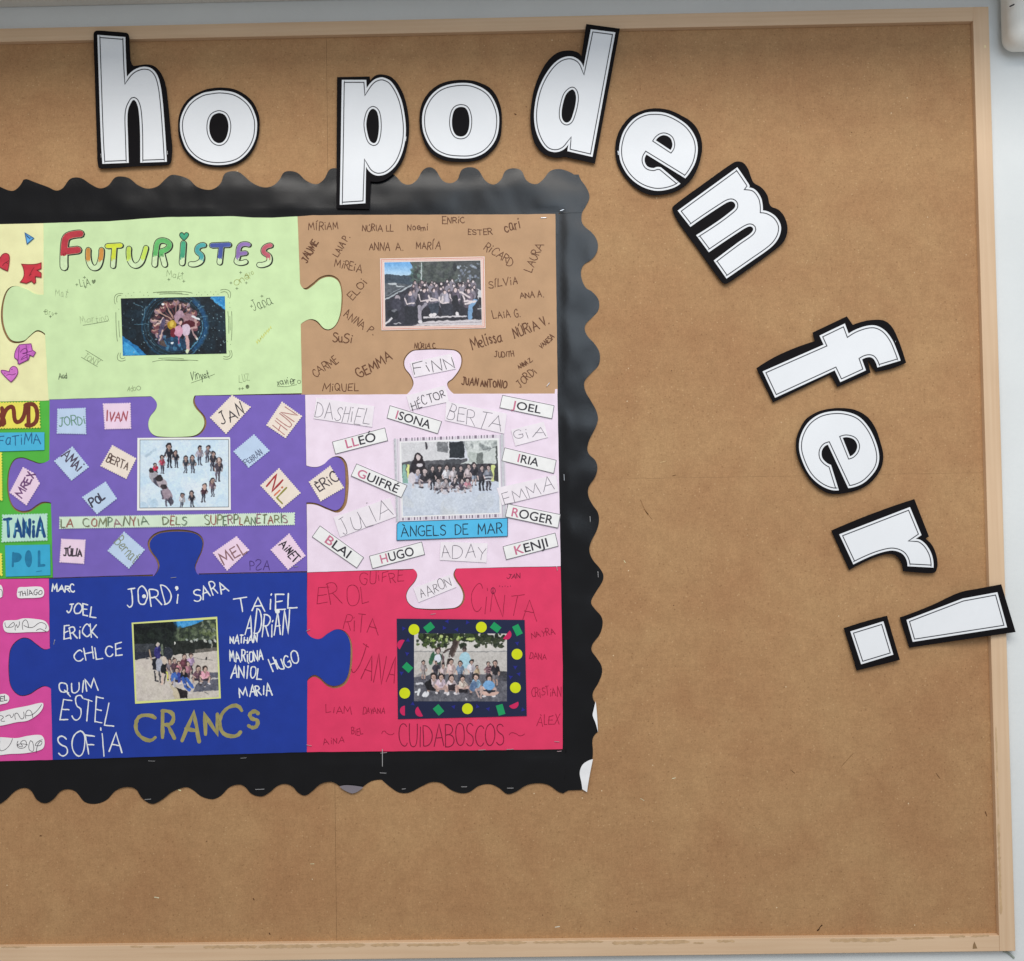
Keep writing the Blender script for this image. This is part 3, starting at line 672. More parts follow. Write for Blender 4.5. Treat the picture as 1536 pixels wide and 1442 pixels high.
Tb = [(-330, 1205), (-306, 1186), (-292, 1185), (-268, 1206), (-250, 1200), (-232, 1185), (-218, 1186), (-192, 1207), (-172, 1200), (-152, 1185), (-138, 1186), (-112, 1208), (-92, 1199), (-70, 1185), (-54, 1187), (-24, 1208), (-8, 1207.5),
      (0, 1205.8), (9, 1199.8), (24, 1186), (37.4, 1182), (46.4, 1186), (55.4, 1199.8), (67.4, 1205), (79, 1199.8), (91, 1187), (103, 1184), (113.8, 1188), (127, 1203), (143.8, 1206), (160, 1200), (173.7, 1186), (190, 1180.7), (203.7, 1184),
      (212.6, 1197), (227.6, 1206), (242.6, 1200), (257.6, 1188.5), (278.5, 1181), (289, 1185), (302.5, 1195), (319, 1199), (331, 1194), (344.4, 1181), (358, 1177), (367, 1180), (377.4, 1191), (392, 1194.8), (404, 1189), (416.3, 1179), (428, 1176),
      (438.8, 1180), (447, 1189), (457, 1193.5), (467, 1188), (480.4, 1176.5), (497, 1173), (510, 1179.5), (527, 1190), (542, 1182), (557, 1172), (573, 1170)]
Tb2 = [(573.5, 1170.5), (587, 1182), (599, 1189), (613.7, 1189), (631.7, 1180), (646.7, 1173.5), (661.6, 1174.7), (676.6, 1185), (691.6, 1190), (703.6, 1188.5), (718.5, 1179), (735, 1176.5), (748.5, 1182), (760.5, 1191), (772.5, 1188.5),
       (790, 1178), (808.4, 1175), (823.4, 1178), (838, 1188), (846, 1190)]
bl_loop = smooth_loop(Tb, False, 2.0) + [(577, 1170), (578, 1112), (-330, 1130)]
br_loop = smooth_loop(Tb2, False, 2.0) + [(850, 1112), (573.5, 1114)]
strip('border_strip', top_loop, 'glossy black scalloped paper strip along the top edge, under the letter p', .0012)
rs = strip('border_strip', right_loop, 'black scalloped paper strip down the right side, its lower edge curled', .0004)
strip('border_strip', bl_loop, 'black scalloped paper strip along the bottom, below the blue and magenta pieces', .0004)
strip('border_strip', br_loop, 'short black scalloped paper strip at the bottom, below the red piece', .0008)
cw = mat((228, 229, 232), 'paper')
curl = lambda P: .0030 * np.clip((P[:, 0] - 868) / 25.0, 0, 1)
sheet('curled_edge', [smooth_loop([(893.5, 1052, 1), (890.2, 1066), (889, 1073.4), (893.2, 1084.6), (897, 1099, 1), (896.3, 1085), (895.2, 1068)], True, 2)], .0016, .0003, cw, rs, 6, wave_black, True, curl)
sheet('curled_edge', [smooth_loop([(889.4, 1139, 1), (881, 1142), (873.4, 1148), (869.6, 1159.5), (872.2, 1174.5), (873.4, 1184, 1), (880.5, 1188.5, 1), (884, 1166)], True, 2)], .0016, .0003, cw, rs, 6, wave_black, True, curl)
# grey reverse side of the border showing at one scallop
tg = sheet('torn_flap', [smooth_loop([(509, 1180, 1), (520, 1178), (545, 1181, 1), (536, 1188), (528, 1190.5, 1), (517, 1186)], True, 2)], .0045, .0002, mat((122, 116, 124), 'paper'), None, 6, flat)
tag(tg, 'small grey turned-up flap of border paper at the bottom edge, beside the board seam', 'paper flap')

# ------------------------------------------------------------------ big cut-out letters
BLK, WHT = (16, 14, 17), (226, 229, 241)
def letter(view, white, black, label, holes=(), lift=None, ch='letter'):
    wl = [smooth_loop(view(white), True, 1.6)] + [smooth_loop(view(h), True, 1.2) for h in holes]
    bl = smooth_loop(view(black), True, 2.2)
    bl = [(x + .25 * mnoise.noise(Vector((x / 4, y / 4, 0))), y + .25 * mnoise.noise(Vector((x / 4, y / 4, 9)))) for x, y in bl]
    c = np.mean(np.array(bl), 0)
    cu = lambda P: .0017 * np.sin(P[:, 0] / 41 + c[1]) * np.cos(P[:, 1] / 47 + c[0]) + (lift(P) if lift else 0)
    t = empty('letter_cutout', tuple(c), .004)
    tag(t, label, ch, 'white letters of the slogan')
    sheet('backing_card', [bl], .0068, .0010, mat(BLK, 'blackcard'), t, 14, cu, False)
    sheet('letter_face', wl, .0076, .0004, mat(WHT, 'letter'), t, 14, cu, False)
    ink = Ink()
    ink.ribbon(offset(wl[0], -3.7), 1.35, closed=True, dz=0)
    for h in wl[1:]: ink.ribbon(offset(h, 3.4), 1.25, closed=True, dz=0)
    ink.obj('outline_line', .0079, [mat((40, 40, 48), 'ink')], t, df=cu)
    return t
A_ = V(120, 30, 5.12); B_ = V(480, 30, 3.2); C_ = V(900, 130, 4.8067); D_ = V(1120, 460, 4.8067); E_ = V(1236, 730, 4.8067)
ss = lambda t: np.clip(t, 0, 1) ** 2 * (3 - 2 * np.clip(t, 0, 1))
letter(A_, [(133, 115, 1), (348, 132, 1), (353, 300), (360, 438, 1), (400, 395), (450, 368), (500, 360), (550, 374), (592, 422), (617, 500), (634, 620), (645, 750), (657, 920), (667, 1090, 1), (463, 1097, 1), (463, 1000), (461, 850), (453, 720), (440, 652), (414, 615), (390, 640), (370, 690), (364, 760), (368, 900), (374, 1098, 1), (172, 1106, 1), (160, 900), (146, 500)],
       [(104, 110), (115, 88), (140, 82), (250, 90), (355, 100), (374, 115), (380, 180), (384, 270), (392, 325), (410, 353), (440, 350), (510, 342), (570, 355), (622, 410), (657, 500), (680, 680), (695, 850), (707, 980), (702, 1070), (690, 1105), (655, 1116), (400, 1127), (165, 1142), (140, 1130), (130, 950), (112, 400)],
       'large white letter h on black card, overlapping the top frame at the left', lift=lambda P: .0092 * ss((150 - P[:, 1]) / 88))
letter(A_, [(1090, 543), (1200, 565), (1300, 640), (1350, 740), (1360, 820), (1345, 920), (1290, 1020), (1200, 1090), (1060, 1115), (930, 1090), (830, 1010), (780, 900), (768, 800), (785, 720), (840, 630), (930, 568), (1010, 549)],
       [(1090, 520), (1200, 538), (1310, 610), (1370, 720), (1378, 830), (1360, 930), (1300, 1040), (1200, 1110), (1070, 1132), (920, 1105), (820, 1030), (765, 920), (753, 800), (775, 690), (840, 600), (930, 548), (1000, 527)],
       'round white letter o on black card, right beside the letter h', [[(1075, 715), (1115, 735), (1138, 790), (1138, 850), (1120, 910), (1090, 942), (1055, 945), (1020, 920), (995, 860), (995, 790), (1015, 740), (1045, 720)]])
letter(B_, [(105, 288, 1), (222, 288, 1), (224, 328, 1), (250, 295), (275, 280), (305, 277), (345, 300), (385, 370), (405, 450), (412, 540), (400, 620), (370, 690), (325, 735), (280, 748), (245, 735), (221, 704, 1), (218, 880, 1), (95, 888, 1), (100, 600), (103, 400)],
       [(82, 275, 1), (238, 272, 1), (242, 292, 1), (265, 268), (300, 262), (350, 280), (395, 345), (420, 430), (428, 520), (420, 600), (395, 680), (350, 740), (300, 772), (242, 775, 1), (236, 908, 1), (78, 905, 1), (80, 600)],
       'tall white letter p on black card, its foot over the black border', [[(258, 427), (275, 445), (283, 500), (280, 550), (270, 585), (257, 592), (240, 580), (228, 545), (222, 500), (230, 455), (243, 432)]])
letter(B_, [(670, 303), (740, 310), (810, 350), (850, 420), (860, 490), (845, 570), (800, 630), (740, 660), (675, 665), (600, 655), (540, 620), (500, 550), (490, 480), (500, 420), (535, 360), (590, 320)],
       [(670, 288), (750, 296), (825, 335), (865, 410), (873, 490), (860, 580), (810, 645), (750, 675), (675, 682), (590, 672), (525, 630), (488, 555), (477, 480), (490, 400), (530, 340), (590, 302)],
       'round white letter o on black card, between the letters p and d', [[(672, 418), (700, 425), (715, 460), (717, 500), (710, 535), (695, 555), (672, 560), (650, 550), (635, 515), (635, 465), (648, 430)]])
letter(B_, [(1300, 45, 1), (1418, 60, 1), (1308, 658, 1), (1187, 630, 1), (1193, 596, 1), (1165, 625), (1125, 635), (1085, 620), (1050, 570), (1030, 500), (1030, 420), (1050, 330), (1090, 250), (1140, 195), (1195, 175), (1240, 190), (1265, 228, 1)],
       [(1278, 20, 1), (1440, 42, 1), (1320, 690, 1), (1172, 657, 1), (1120, 660), (1070, 640), (1030, 590), (1010, 500), (1015, 400), (1035, 310), (1080, 215), (1135, 160), (1190, 147), (1235, 155), (1255, 174, 1)],
       'tilted white letter d on black card, overlapping the top frame', [[(1215, 335), (1228, 360), (1227, 400), (1215, 450), (1200, 485), (1180, 493), (1163, 475), (1160, 440), (1168, 395), (1180, 360), (1198, 340)]],
       lift=lambda P: .0092 * ss((135 - P[:, 1]) / 90))
letter(C_, [(580, 700, 1), (530, 730), (450, 750), (380, 748), (290, 715), (210, 650), (155, 560), (138, 480), (145, 400), (175, 315), (240, 235), (320, 192), (400, 183), (480, 193), (570, 235), (640, 290), (690, 370), (705, 450), (690, 540), (655, 610), (615, 662, 1), (335, 490, 1), (322, 520), (325, 550), (345, 578), (385, 588), (410, 580), (440, 583, 1)],
       [(420, 157), (500, 170), (580, 205), (660, 255), (710, 320), (737, 420), (725, 520), (690, 620), (630, 700), (550, 755), (450, 780), (360, 780), (270, 740), (190, 665), (130, 570), (110, 480), (118, 380), (150, 300), (220, 215), (300, 175), (360, 160)],
       'white letter e on black card, tilted, just right of the letter d', [[(402, 388, 1), (430, 360), (465, 351), (505, 370), (521, 405), (520, 435), (508, 458, 1)]])
letter(C_, [(990, 582, 1), (1072, 702), (1080, 720, 1), (1074, 728, 1), (1120, 745), (1160, 800), (1172, 850), (1174, 893, 1), (1220, 905), (1270, 940), (1303, 1000), (1300, 1060), (1270, 1120), (1220, 1170), (1100, 1255), (912, 1385, 1), (820, 1255, 1), (1000, 1120), (1085, 1060), (1105, 1030), (1095, 1012), (1070, 1010), (1000, 1050), (785, 1195, 1), (693, 1072, 1), (850, 970), (955, 890), (975, 865), (970, 840), (945, 828), (900, 845), (652, 1012, 1), (560, 895, 1)],
       [(520, 880), (530, 860), (740, 705), (960, 550), (1000, 540), (1040, 555), (1070, 600), (1088, 650), (1110, 695), (1160, 725), (1205, 780), (1230, 860), (1290, 890), (1335, 950), (1352, 1030), (1330, 1110), (1270, 1170), (1150, 1260), (950, 1400), (905, 1422), (875, 1405), (700, 1165), (560, 970)],
       'white letter m on black card, tilted steeply down the curve')
letter(D_, [(115, 468, 1), (555, 275, 1), (525, 210, 1), (708, 122, 1), (735, 195, 1), (800, 160), (880, 137), (940, 140), (1000, 175), (1050, 240), (1085, 320), (1110, 390, 1), (942, 440, 1), (928, 398), (905, 370), (872, 366), (832, 382, 1), (860, 460, 1), (675, 545, 1), (635, 460, 1), (205, 658, 1)],
       [(70, 445, 1), (250, 340), (490, 250, 1), (475, 188, 1), (722, 70, 1), (765, 132, 1), (850, 105), (930, 95), (1000, 105), (1050, 150), (1090, 230), (1120, 310), (1150, 405, 1), (1050, 445), (932, 472, 1), (900, 430), (882, 390, 1), (874, 396, 1), (893, 476, 1), (655, 580, 1), (605, 490, 1), (190, 692, 1)],
       'white letter f on black card lying almost on its side')
letter(D_, [(665, 1325, 1), (600, 1320), (520, 1280), (450, 1210), (400, 1110), (378, 1020), (390, 930), (440, 840), (520, 780), (620, 755), (720, 760), (810, 795), (880, 870), (930, 970), (955, 1070), (945, 1150), (900, 1220), (830, 1280), (733, 1310, 1), (586, 996, 1), (560, 1010), (541, 1045), (545, 1090), (575, 1125), (608, 1142, 1)],
       [(680, 732), (780, 745), (870, 795), (930, 880), (965, 980), (985, 1070), (975, 1150), (930, 1230), (850, 1300), (740, 1340), (630, 1352), (560, 1335), (470, 1265), (400, 1160), (362, 1060), (358, 960), (385, 880), (430, 810), (510, 760), (590, 738)],
       'white letter e on black card, turned on its side between f and r', [[(692, 947, 1), (730, 943), (775, 960), (797, 1000), (790, 1040), (765, 1070), (745, 1080, 1)]])
letter(E_, [(110, 345, 1), (620, 148, 1), (703, 350, 1), (660, 378, 1), (700, 388), (745, 430), (780, 500), (790, 585, 1), (602, 575, 1), (595, 530), (570, 490), (530, 468), (480, 462), (400, 480), (320, 510), (212, 562, 1)],
       [(52, 318, 1), (350, 195), (652, 90, 1), (757, 360, 1), (732, 376, 1), (790, 440), (818, 540), (812, 600), (795, 622), (700, 622), (570, 610, 1), (555, 545), (520, 500), (470, 487), (400, 500), (300, 540), (182, 602, 1)],
       'white letter r on black card, turned on its side above the exclamation dot')
letter(E_, [(190, 1045, 1), (428, 972, 1), (500, 1212, 1), (268, 1282, 1)], [(142, 1022, 1), (300, 972), (455, 932, 1), (500, 1090), (548, 1250, 1), (235, 1328, 1), (190, 1170)],
       'small white square exclamation dot on black card below the letter r', ch='punctuation mark')
letter(E_, [(595, 962, 1), (1000, 808, 1), (1250, 762, 1), (1320, 1015, 1), (640, 1120, 1)], [(547, 945, 1), (780, 855), (975, 765), (1120, 735), (1278, 705, 1), (1382, 1050, 1), (1000, 1105), (615, 1162, 1)],
       'long white exclamation stroke on black card, overlapping the right frame', lift=lambda P: .0092 * ss((P[:, 0] - 1380) / 95), ch='punctuation mark')
# ------------------------------------------------------------------ puzzle piece posters
def grow(tab, k, kx=None):
    """the notch a tab sits in"""
    c = np.mean(np.array(tab)[:, :2], 0); out = []
    for p in tab:
        d = unit((p[0] - c[0], p[1] - c[1])); out.append((p[0] + d[0] * k, p[1] + d[1] * k))
    return out
def sm(tab): return smooth_loop([tuple(tab[0]) + (1,)] + [tuple(p) for p in tab[1:-1]] + [tuple(tab[-1]) + (1,)], False, 2.0)
gR = sm([(450, 424.8), (458, 434.6), (469, 429), (481.8, 418.6), (495.8, 415.8), (507, 422), (511.7, 436), (511.7, 458), (509, 475), (503, 487.8), (494.4, 494), (486, 492.5), (476, 482), (469, 479), (461, 480), (451, 486.4)])
gB = sm([(292, 593.5), (289.5, 603), (293, 612), (304.5, 626), (306, 638), (298, 650), (284.6, 654.7), (237, 654.7), (226.4, 648.9), (222.5, 638), (225, 626), (234, 613.7), (235, 604.5), (226.4, 594.5)])
gL = sm([(67.6, 501), (60, 496), (54, 496), (44, 504), (35.5, 511), (19, 511), (10, 500), (5, 482), (5, 460), (10, 440), (17.7, 431), (29, 430), (42, 435), (53, 441), (65.5, 442)])
pR = sm([(459, 698.8), (474, 701.5), (484.7, 697.5), (495.4, 688), (507.4, 686.5), (515, 694), (517.5, 706), (517.5, 738), (514.5, 756), (504.7, 765.5), (490, 761.5), (474, 755), (459.6, 754)])
pL = sm([(76.5, 754.4), (64, 753), (55, 757.5), (44, 765), (30.6, 766), (20, 759), (13.8, 742), (13, 717.7), (16, 701), (23, 690), (33.7, 687.7), (46, 691.7), (60, 695.7), (74, 690)])
kT = sm([(610.6, 591.4), (617.6, 583), (620.4, 574.6), (616, 563), (607.8, 552), (607, 541), (613.4, 531), (623, 526), (679, 525.6), (689, 531), (692, 541), (689, 553.6), (679, 567.6), (671, 574.6), (673, 583), (680.6, 590.8)])
kB = sm([(684.4, 853), (680, 861.7), (683, 870.5), (691.7, 883.7), (694.6, 895.4), (690, 907), (678.5, 912.4), (625.8, 912.4), (614, 905.7), (609.7, 895.4), (612.6, 885), (622.9, 872), (625.8, 861.7), (620, 853.5)])
bT = sm([(231, 864.5), (239, 851), (237, 840), (226.5, 825), (224.8, 814), (232.5, 804), (245.5, 799), (275, 797.7), (294, 801.5), (303, 811), (302, 825), (295.5, 840), (292, 852), (297, 862)])
bR = sm([(460.5, 949.6), (469, 957), (480.8, 958.4), (491, 951), (504, 944.6), (516, 948), (523.8, 960), (525.6, 979), (523, 1008), (516, 1023), (502.7, 1029), (491, 1026), (479, 1015.5), (470.5, 1012.6), (461, 1020)])
bL = sm([(76.5, 1033.6), (67, 1029), (56.6, 1033), (44, 1041), (30.6, 1043), (20, 1035), (14.7, 1021), (14.7, 981.6), (20, 967.8), (32, 958.6), (42.8, 959), (55, 967.8), (65.8, 974.8), (75, 972.4)])
rv = lambda t: t[::-1]
def shifted(t, dx, dy): return [(p[0] + dx, p[1] + dy) for p in t]
def poster(loop, c, label, d, name='puzzle_piece'):
    q = []
    for i, p in enumerate(loop):
        a = loop[(i + 1) % len(loop)]; L_ = math.hypot(a[0] - p[0], a[1] - p[1]); k = max(1, int(L_ / 9))
        for s in range(k):
            x, y = p[0] + (a[0] - p[0]) * s / k, p[1] + (a[1] - p[1]) * s / k
            j = .35 if L_ > 40 else 0
            q.append((x + j * mnoise.noise(Vector((x / 14, y / 14, 4))), y + j * mnoise.noise(Vector((x / 14, y / 14, 7)))))
    o = sheet(name, [q], d, .0011, mat(c, 'card'), None, 26, wave, False)
    return tag(o, label, 'puzzle piece', 'jigsaw piece posters')
dY, dBn, dGn, dPu, dPk, dBl, dRd, dLi = .0030, .0031, .0029, .0034, .0033, .0036, .0031, .0039
yellow = poster([(-312, 343), (0, 336.6), (70, 335), (71, 430)] + rv(shifted(grow(gL, 2.0), -1.0, 1.5))[0:0] + [(66, 440)] + rv(shifted(grow(gL, 1.6), -1.6, 1.2)) + [(70, 502), (72, 560), (74, 601), (0, 602.5), (-312, 609)], (243, 231, 178),
                'pale yellow puzzle piece at the left edge with cut paper hearts on it', dY)
green = poster([(-312, 609.5), (-150, 606), (0, 603), (74.5, 601.5), (74.5, 688)] + rv(shifted(grow(pL, 2.2), 0, .8)) + [(77, 756), (79, 866.5), (0, 868.3), (-312, 875)], (82, 178, 66),
               'bright green puzzle piece at the left edge with yellow and blue name papers', dGn)
hot = poster([(-312, 876), (0, 869), (73.4, 868), (74.5, 971)] + rv(grow(bL, 1.2)) + [(77, 1036), (79, 1140), (0, 1142), (-312, 1147)], (214, 76, 156),
             'hot pink puzzle piece at the left edge with white name papers', dY)
lime = poster([(65.4, 335), (137.5, 332.8), (164, 332.2), (210.7, 328.4), (250, 326), (350, 324.6), (380, 326.6), (408, 326.8), (446.3, 324.7)] + gR + [(453, 590)] + gB + [(73, 599.5)] + gL, (202, 227, 174),
              'light green puzzle piece with rainbow dripping title letters and space photograph', dLi)
brown = poster([(444, 325), (470, 323.2), (520, 322.6), (771.6, 321.8), (833, 321), (836.5, 591.2)] + rv(grow(kT, 1.8)) + [(452, 592)] + rv(shifted(grow(gR, 2.4), -.4, -.8)) + [(446, 400)], (184, 148, 114),
               'brown cardboard puzzle piece covered in handwritten names around a group photograph', dBn)
purple = poster([(74.5, 599.8), (226, 595.2)] + rv(shifted(grow(gB, 1.8), 1.5, 0)) + [(294, 594), (457.5, 592)] + pR + [(460.5, 857), (298, 860.5)] + rv(shifted(grow(bT, 2.6), -.6, -.6)) + [(229.5, 862), (79.6, 866.8)] + pL, (118, 98, 183),
                'purple puzzle piece with small zigzag-edged name papers and a heart of children', dPu)
pink = poster([(457.8, 592.4)] + [(610, 591.6)] + kT + [(832, 590.6), (832.6, 584), (836, 583.6), (841, 849.6), (760, 851)] + kB + [(461, 858.6)] + rv(shifted(grow(pR, 2.6), 2.6, 1.0)), (246, 216, 232),
              'pale pink puzzle piece with white name tags and a playground class photograph', dPk)
blue = poster([(73.4, 868.4), (180, 864.8)] + bT + [(400, 859.8), (460.3, 858.8)] + bR + [(460.3, 1128.3), (300, 1133), (79, 1140)] + bL, (26, 55, 150),
              'dark blue puzzle piece with white handwritten names and gold title letters', dBl)
red = poster([(461, 859.2), (619, 854.6)] + rv(shifted(grow(kB, 1.8), .8, 0)) + [(686, 853), (841, 850.4), (844, 1000), (844, 1124), (700, 1126), (460.4, 1128.4), (461, 1022)] + rv(shifted(grow(bR, 2.2), 1.0, 1.6)), (220, 56, 98),
             'magenta red puzzle piece with dark thin names and a confetti photo frame', dRd)

# ------------------------------------------------------------------ lime piece: title and pencil names
Lv = V(60, 310, 3.84)
def title_letter(strokes, wd, c, thr, dx=5, dy=3, sh=True):
    wd *= 1.14; ink = Ink(); smt = [smooth_loop(s, False, 6) for s in strokes]
    if sh:
        for s in smt: ink.ribbon(Lv([(x + dx, y + dy) for x, y in s]), (wd + 5) / 3.84, mi=0, dz=0)
    for k, s in enumerate(smt): ink.ribbon(Lv(s), (wd + 7) / 3.84, mi=0, dz=.00003 + .00001 * k)
    def dense(s):
        P = [s[0]]
        for a, b in zip(s[:-1], s[1:]):
            k = max(1, int(math.hypot(b[0] - a[0], b[1] - a[1]) / 2))
            P += [(a[0] + (b[0] - a[0]) * t / k, a[1] + (b[1] - a[1]) * t / k) for t in range(1, k + 1)]
        return P
    for k, s in enumerate(smt): ink.ribbon(Lv(s), (wd - 2) / 3.84, mi=1, dz=.00008 + .00001 * k)
    # paint: the upper part of each letter, with drips
    for k, s in enumerate(smt):
        run = []; runs = []
        for p in dense(s):
            if p[1] < thr: run.append(p)
            elif run: runs.append(run); run = []
        if run: runs.append(run)
        for r_ in runs:
            if len(r_) > 1:
                ink.ribbon(Lv(r_), (wd - 4) / 3.84, mi=2, dz=.00013 + .00001 * k, cap=True)
                for e_ in (r_[0], r_[-1]):
                    if e_[1] > thr - 14:
                        for q in (-.36, -.08, .26):
                            L_ = rng.uniform(8, 24)
                            ink.ribbon(Lv([(e_[0] + q * wd, e_[1] - 4), (e_[0] + q * wd, e_[1] + L_)]), .16 * wd / 3.84 + .5, mi=2, dz=.00016)
    ink.obj('title_letter', dLi + .0002, [mat((36, 40, 34), 'ink'), mat((206, 229, 182), 'ink'), mat(c, 'marker')], lime)
title_letter([[(138, 347), (137, 300), (141, 220), (150, 182), (172, 166), (232, 157)], [(150, 258), (218, 250)]], 37, (182, 54, 66), 268)
title_letter([[(278, 250), (280, 310), (296, 346), (316, 354), (336, 342), (350, 300), (354, 250)]], 25, (204, 142, 66), 300)
title_letter([[(388, 228), (464, 224)], [(428, 232), (420, 342)]], 24, (205, 216, 58), 292)
title_letter([[(512, 242), (514, 300), (532, 334), (556, 340), (582, 320), (598, 280), (610, 238)]], 24, (196, 222, 92), 292)
title_letter([[(660, 334), (668, 250), (680, 205), (712, 196), (744, 214), (738, 240), (700, 258)], [(700, 266), (718, 334)]], 26, (98, 182, 104), 270)
title_letter([[(826, 212), (818, 325)]], 27, (66, 160, 122), 282)
title_letter([[(944, 222), (912, 232), (906, 258), (930, 282), (928, 312), (900, 330), (868, 332)]], 24, (74, 164, 166), 292)
title_letter([[(990, 224), (1088, 220)], [(1044, 228), (1034, 322)]], 25, (72, 88, 160), 288)
title_letter([[(1202, 220), (1152, 226), (1140, 290), (1134, 320), (1184, 318)], [(1150, 272), (1184, 268)]], 22, (142, 112, 176), 286)
title_letter([[(1328, 224), (1296, 236), (1288, 262), (1318, 286), (1318, 318), (1290, 334), (1262, 336)]], 24, (192, 92, 108), 286)
ink = Ink()
hrt = [(830, 196, 1), (806, 172), (806, 156), (818, 150), (830, 162, 1), (842, 150), (856, 158), (852, 174)]
ink.poly(Lv(smooth_loop(hrt, True, 4)), 1); ink.ribbon(Lv(smooth_loop(hrt, True, 4)), 1.2, closed=True, mi=0, dz=.00006)
ink.obj('heart_dot', dLi + .0002, [mat((36, 40, 34), 'ink'), mat((66, 160, 122), 'marker')], lime)
PG = (138, 156, 114)
words(lime, dLi + .0002, Lv, [('LiA', 258, 438, 60, 38, 8, {'color': (84, 98, 70), 'sw': .8}), ('Maki', 775, 394, 92, 36, -8), ('Ona', 1160, 422, 95, 34, 30, {'color': (160, 168, 96), 'sw': .8}),
      ('Jana', 1278, 556, 118, 58, 24, {'color': (76, 88, 66), 'sw': .8}), ('Mat', 125, 500, 74, 44, -8, {'color': (160, 178, 136)}), ('Bru', 54, 608, 52, 30, -8), ('Martina', 314, 646, 165, 42, 6, {'color': (160, 178, 136)}),
      ('TONY', 302, 880, 90, 34, -32, {'color': (130, 146, 108)}), ('Aud', 130, 978, 50, 30, 10, {'color': (70, 82, 60), 'sw': .9}), ('Ada', 528, 1046, 50, 30, 0), ('Vinyet', 922, 972, 104, 44, 8, {'color': (58, 70, 52), 'sw': .9}),
      ('LUZ', 1174, 986, 62, 44, 8), ('xavier', 1418, 1006, 104, 40, 4, {'color': (44, 54, 42), 'sw': .9}), ('Sio', 1205, 390, 50, 24, 25, {'color': (160, 168, 96)})], PG, .6, 'pencil', jit=.55)
ink = Ink(); YG = Ink()
zz = [(1248 + i * 5 + rng.uniform(-3, 3), 786 - i * 5.4 + (9 if i % 2 else -9)) for i in range(18)]
YG.ribbon(Lv(zz), 1.2); YG.obj('scribble', dLi + .0002, [mat((206, 220, 110), 'pencil')], lime)
for a in ([(872, 1016), (940, 992), (1006, 966)], [(1368, 1036), (1420, 1038), (1478, 1026)], [(248, 684), (300, 676), (390, 660)], [(264, 828), (362, 888)], [(238, 868), (330, 922)]):
    ink.ribbon(Lv(a), .75)
ink.ribbon(Lv(smooth_loop([(1492, 1000), (1482, 1010), (1492, 1020), (1502, 1010)], True, 3)), .8, closed=True)
ink.ribbon(Lv(smooth_loop([(568, 1034), (556, 1046), (568, 1058), (580, 1046)], True, 3)), .7, closed=True)
for (x, y) in ((212, 450), (256, 408), (262, 464), (742, 420), (820, 386), (828, 430), (1100, 440), (1156, 380), (1134, 472), (1188, 440), (1218, 574), (1278, 516), (1294, 578), (28, 604), (60, 634), (92, 616), (1150, 1050), (1166, 1048)):
    ink.ribbon(Lv([(x - 7, y), (x + 7, y)]), .8); ink.ribbon(Lv([(x, y - 7), (x, y + 7)]), .8)
ink.poly(Lv(smooth_loop([(308, 446, 1), (298, 432), (302, 422), (309, 428, 1), (317, 420), (320, 432)], True, 3)))
ink.poly(Lv(smooth_loop([(1194, 1050), (1184, 1036), (1196, 1026), (1206, 1038)], True, 3)))
ink.obj('pencil_marks', dLi + .0002, [mat((116, 132, 98), 'pencil')], lime)
# hand drawn frame around the print
Fz = V(170, 430, 8.5333); ink = Ink()
for a in ([(25, 225), (26, 115), (120, 92)], [(48, 200), (50, 130), (100, 112)], [(1372, 45), (1486, 58), (1490, 150)], [(1375, 78), (1450, 74), (1470, 140)], [(70, 850), (62, 940), (155, 940)], [(95, 850), (95, 916), (150, 912)],
          [(1505, 815), (1508, 908), (1410, 925)], [(1480, 820), (1486, 890), (1410, 892)], [(510, 78), (640, 66), (900, 66), (1010, 84)], [(590, 98), (760, 92), (960, 104)], [(560, 82), (700, 78), (880, 86)], [(500, 965), (640, 940), (880, 940), (1085, 948)],
          [(580, 920), (760, 915), (900, 926)], [(620, 938), (800, 948), (960, 944)], [(32, 330), (38, 560), (52, 700)], [(70, 440), (74, 560), (84, 650)], [(1466, 320), (1476, 470), (1478, 600)], [(1514, 320), (1518, 520), (1510, 690)], [(1492, 380), (1496, 560)]):
    ink.ribbon(Fz(smooth_loop(a, False, 12)), .75)
for (x, y) in ((190, 92), (262, 76), (342, 70), (436, 74), (232, 116), (390, 110), (448, 116), (1094, 74), (1174, 70), (1246, 68), (1312, 68), (1066, 104), (1206, 104), (1284, 100), (1340, 98), (70, 290), (1488, 210), (1492, 266), (1500, 742), (1462, 700), (160, 120), (1130, 108)):
    ink.dot(Fz([(x, y)])[0], .55, n=6)
ink.obj('pencil_frame', dLi + .0002, [mat((112, 126, 92), 'pencil')], lime)

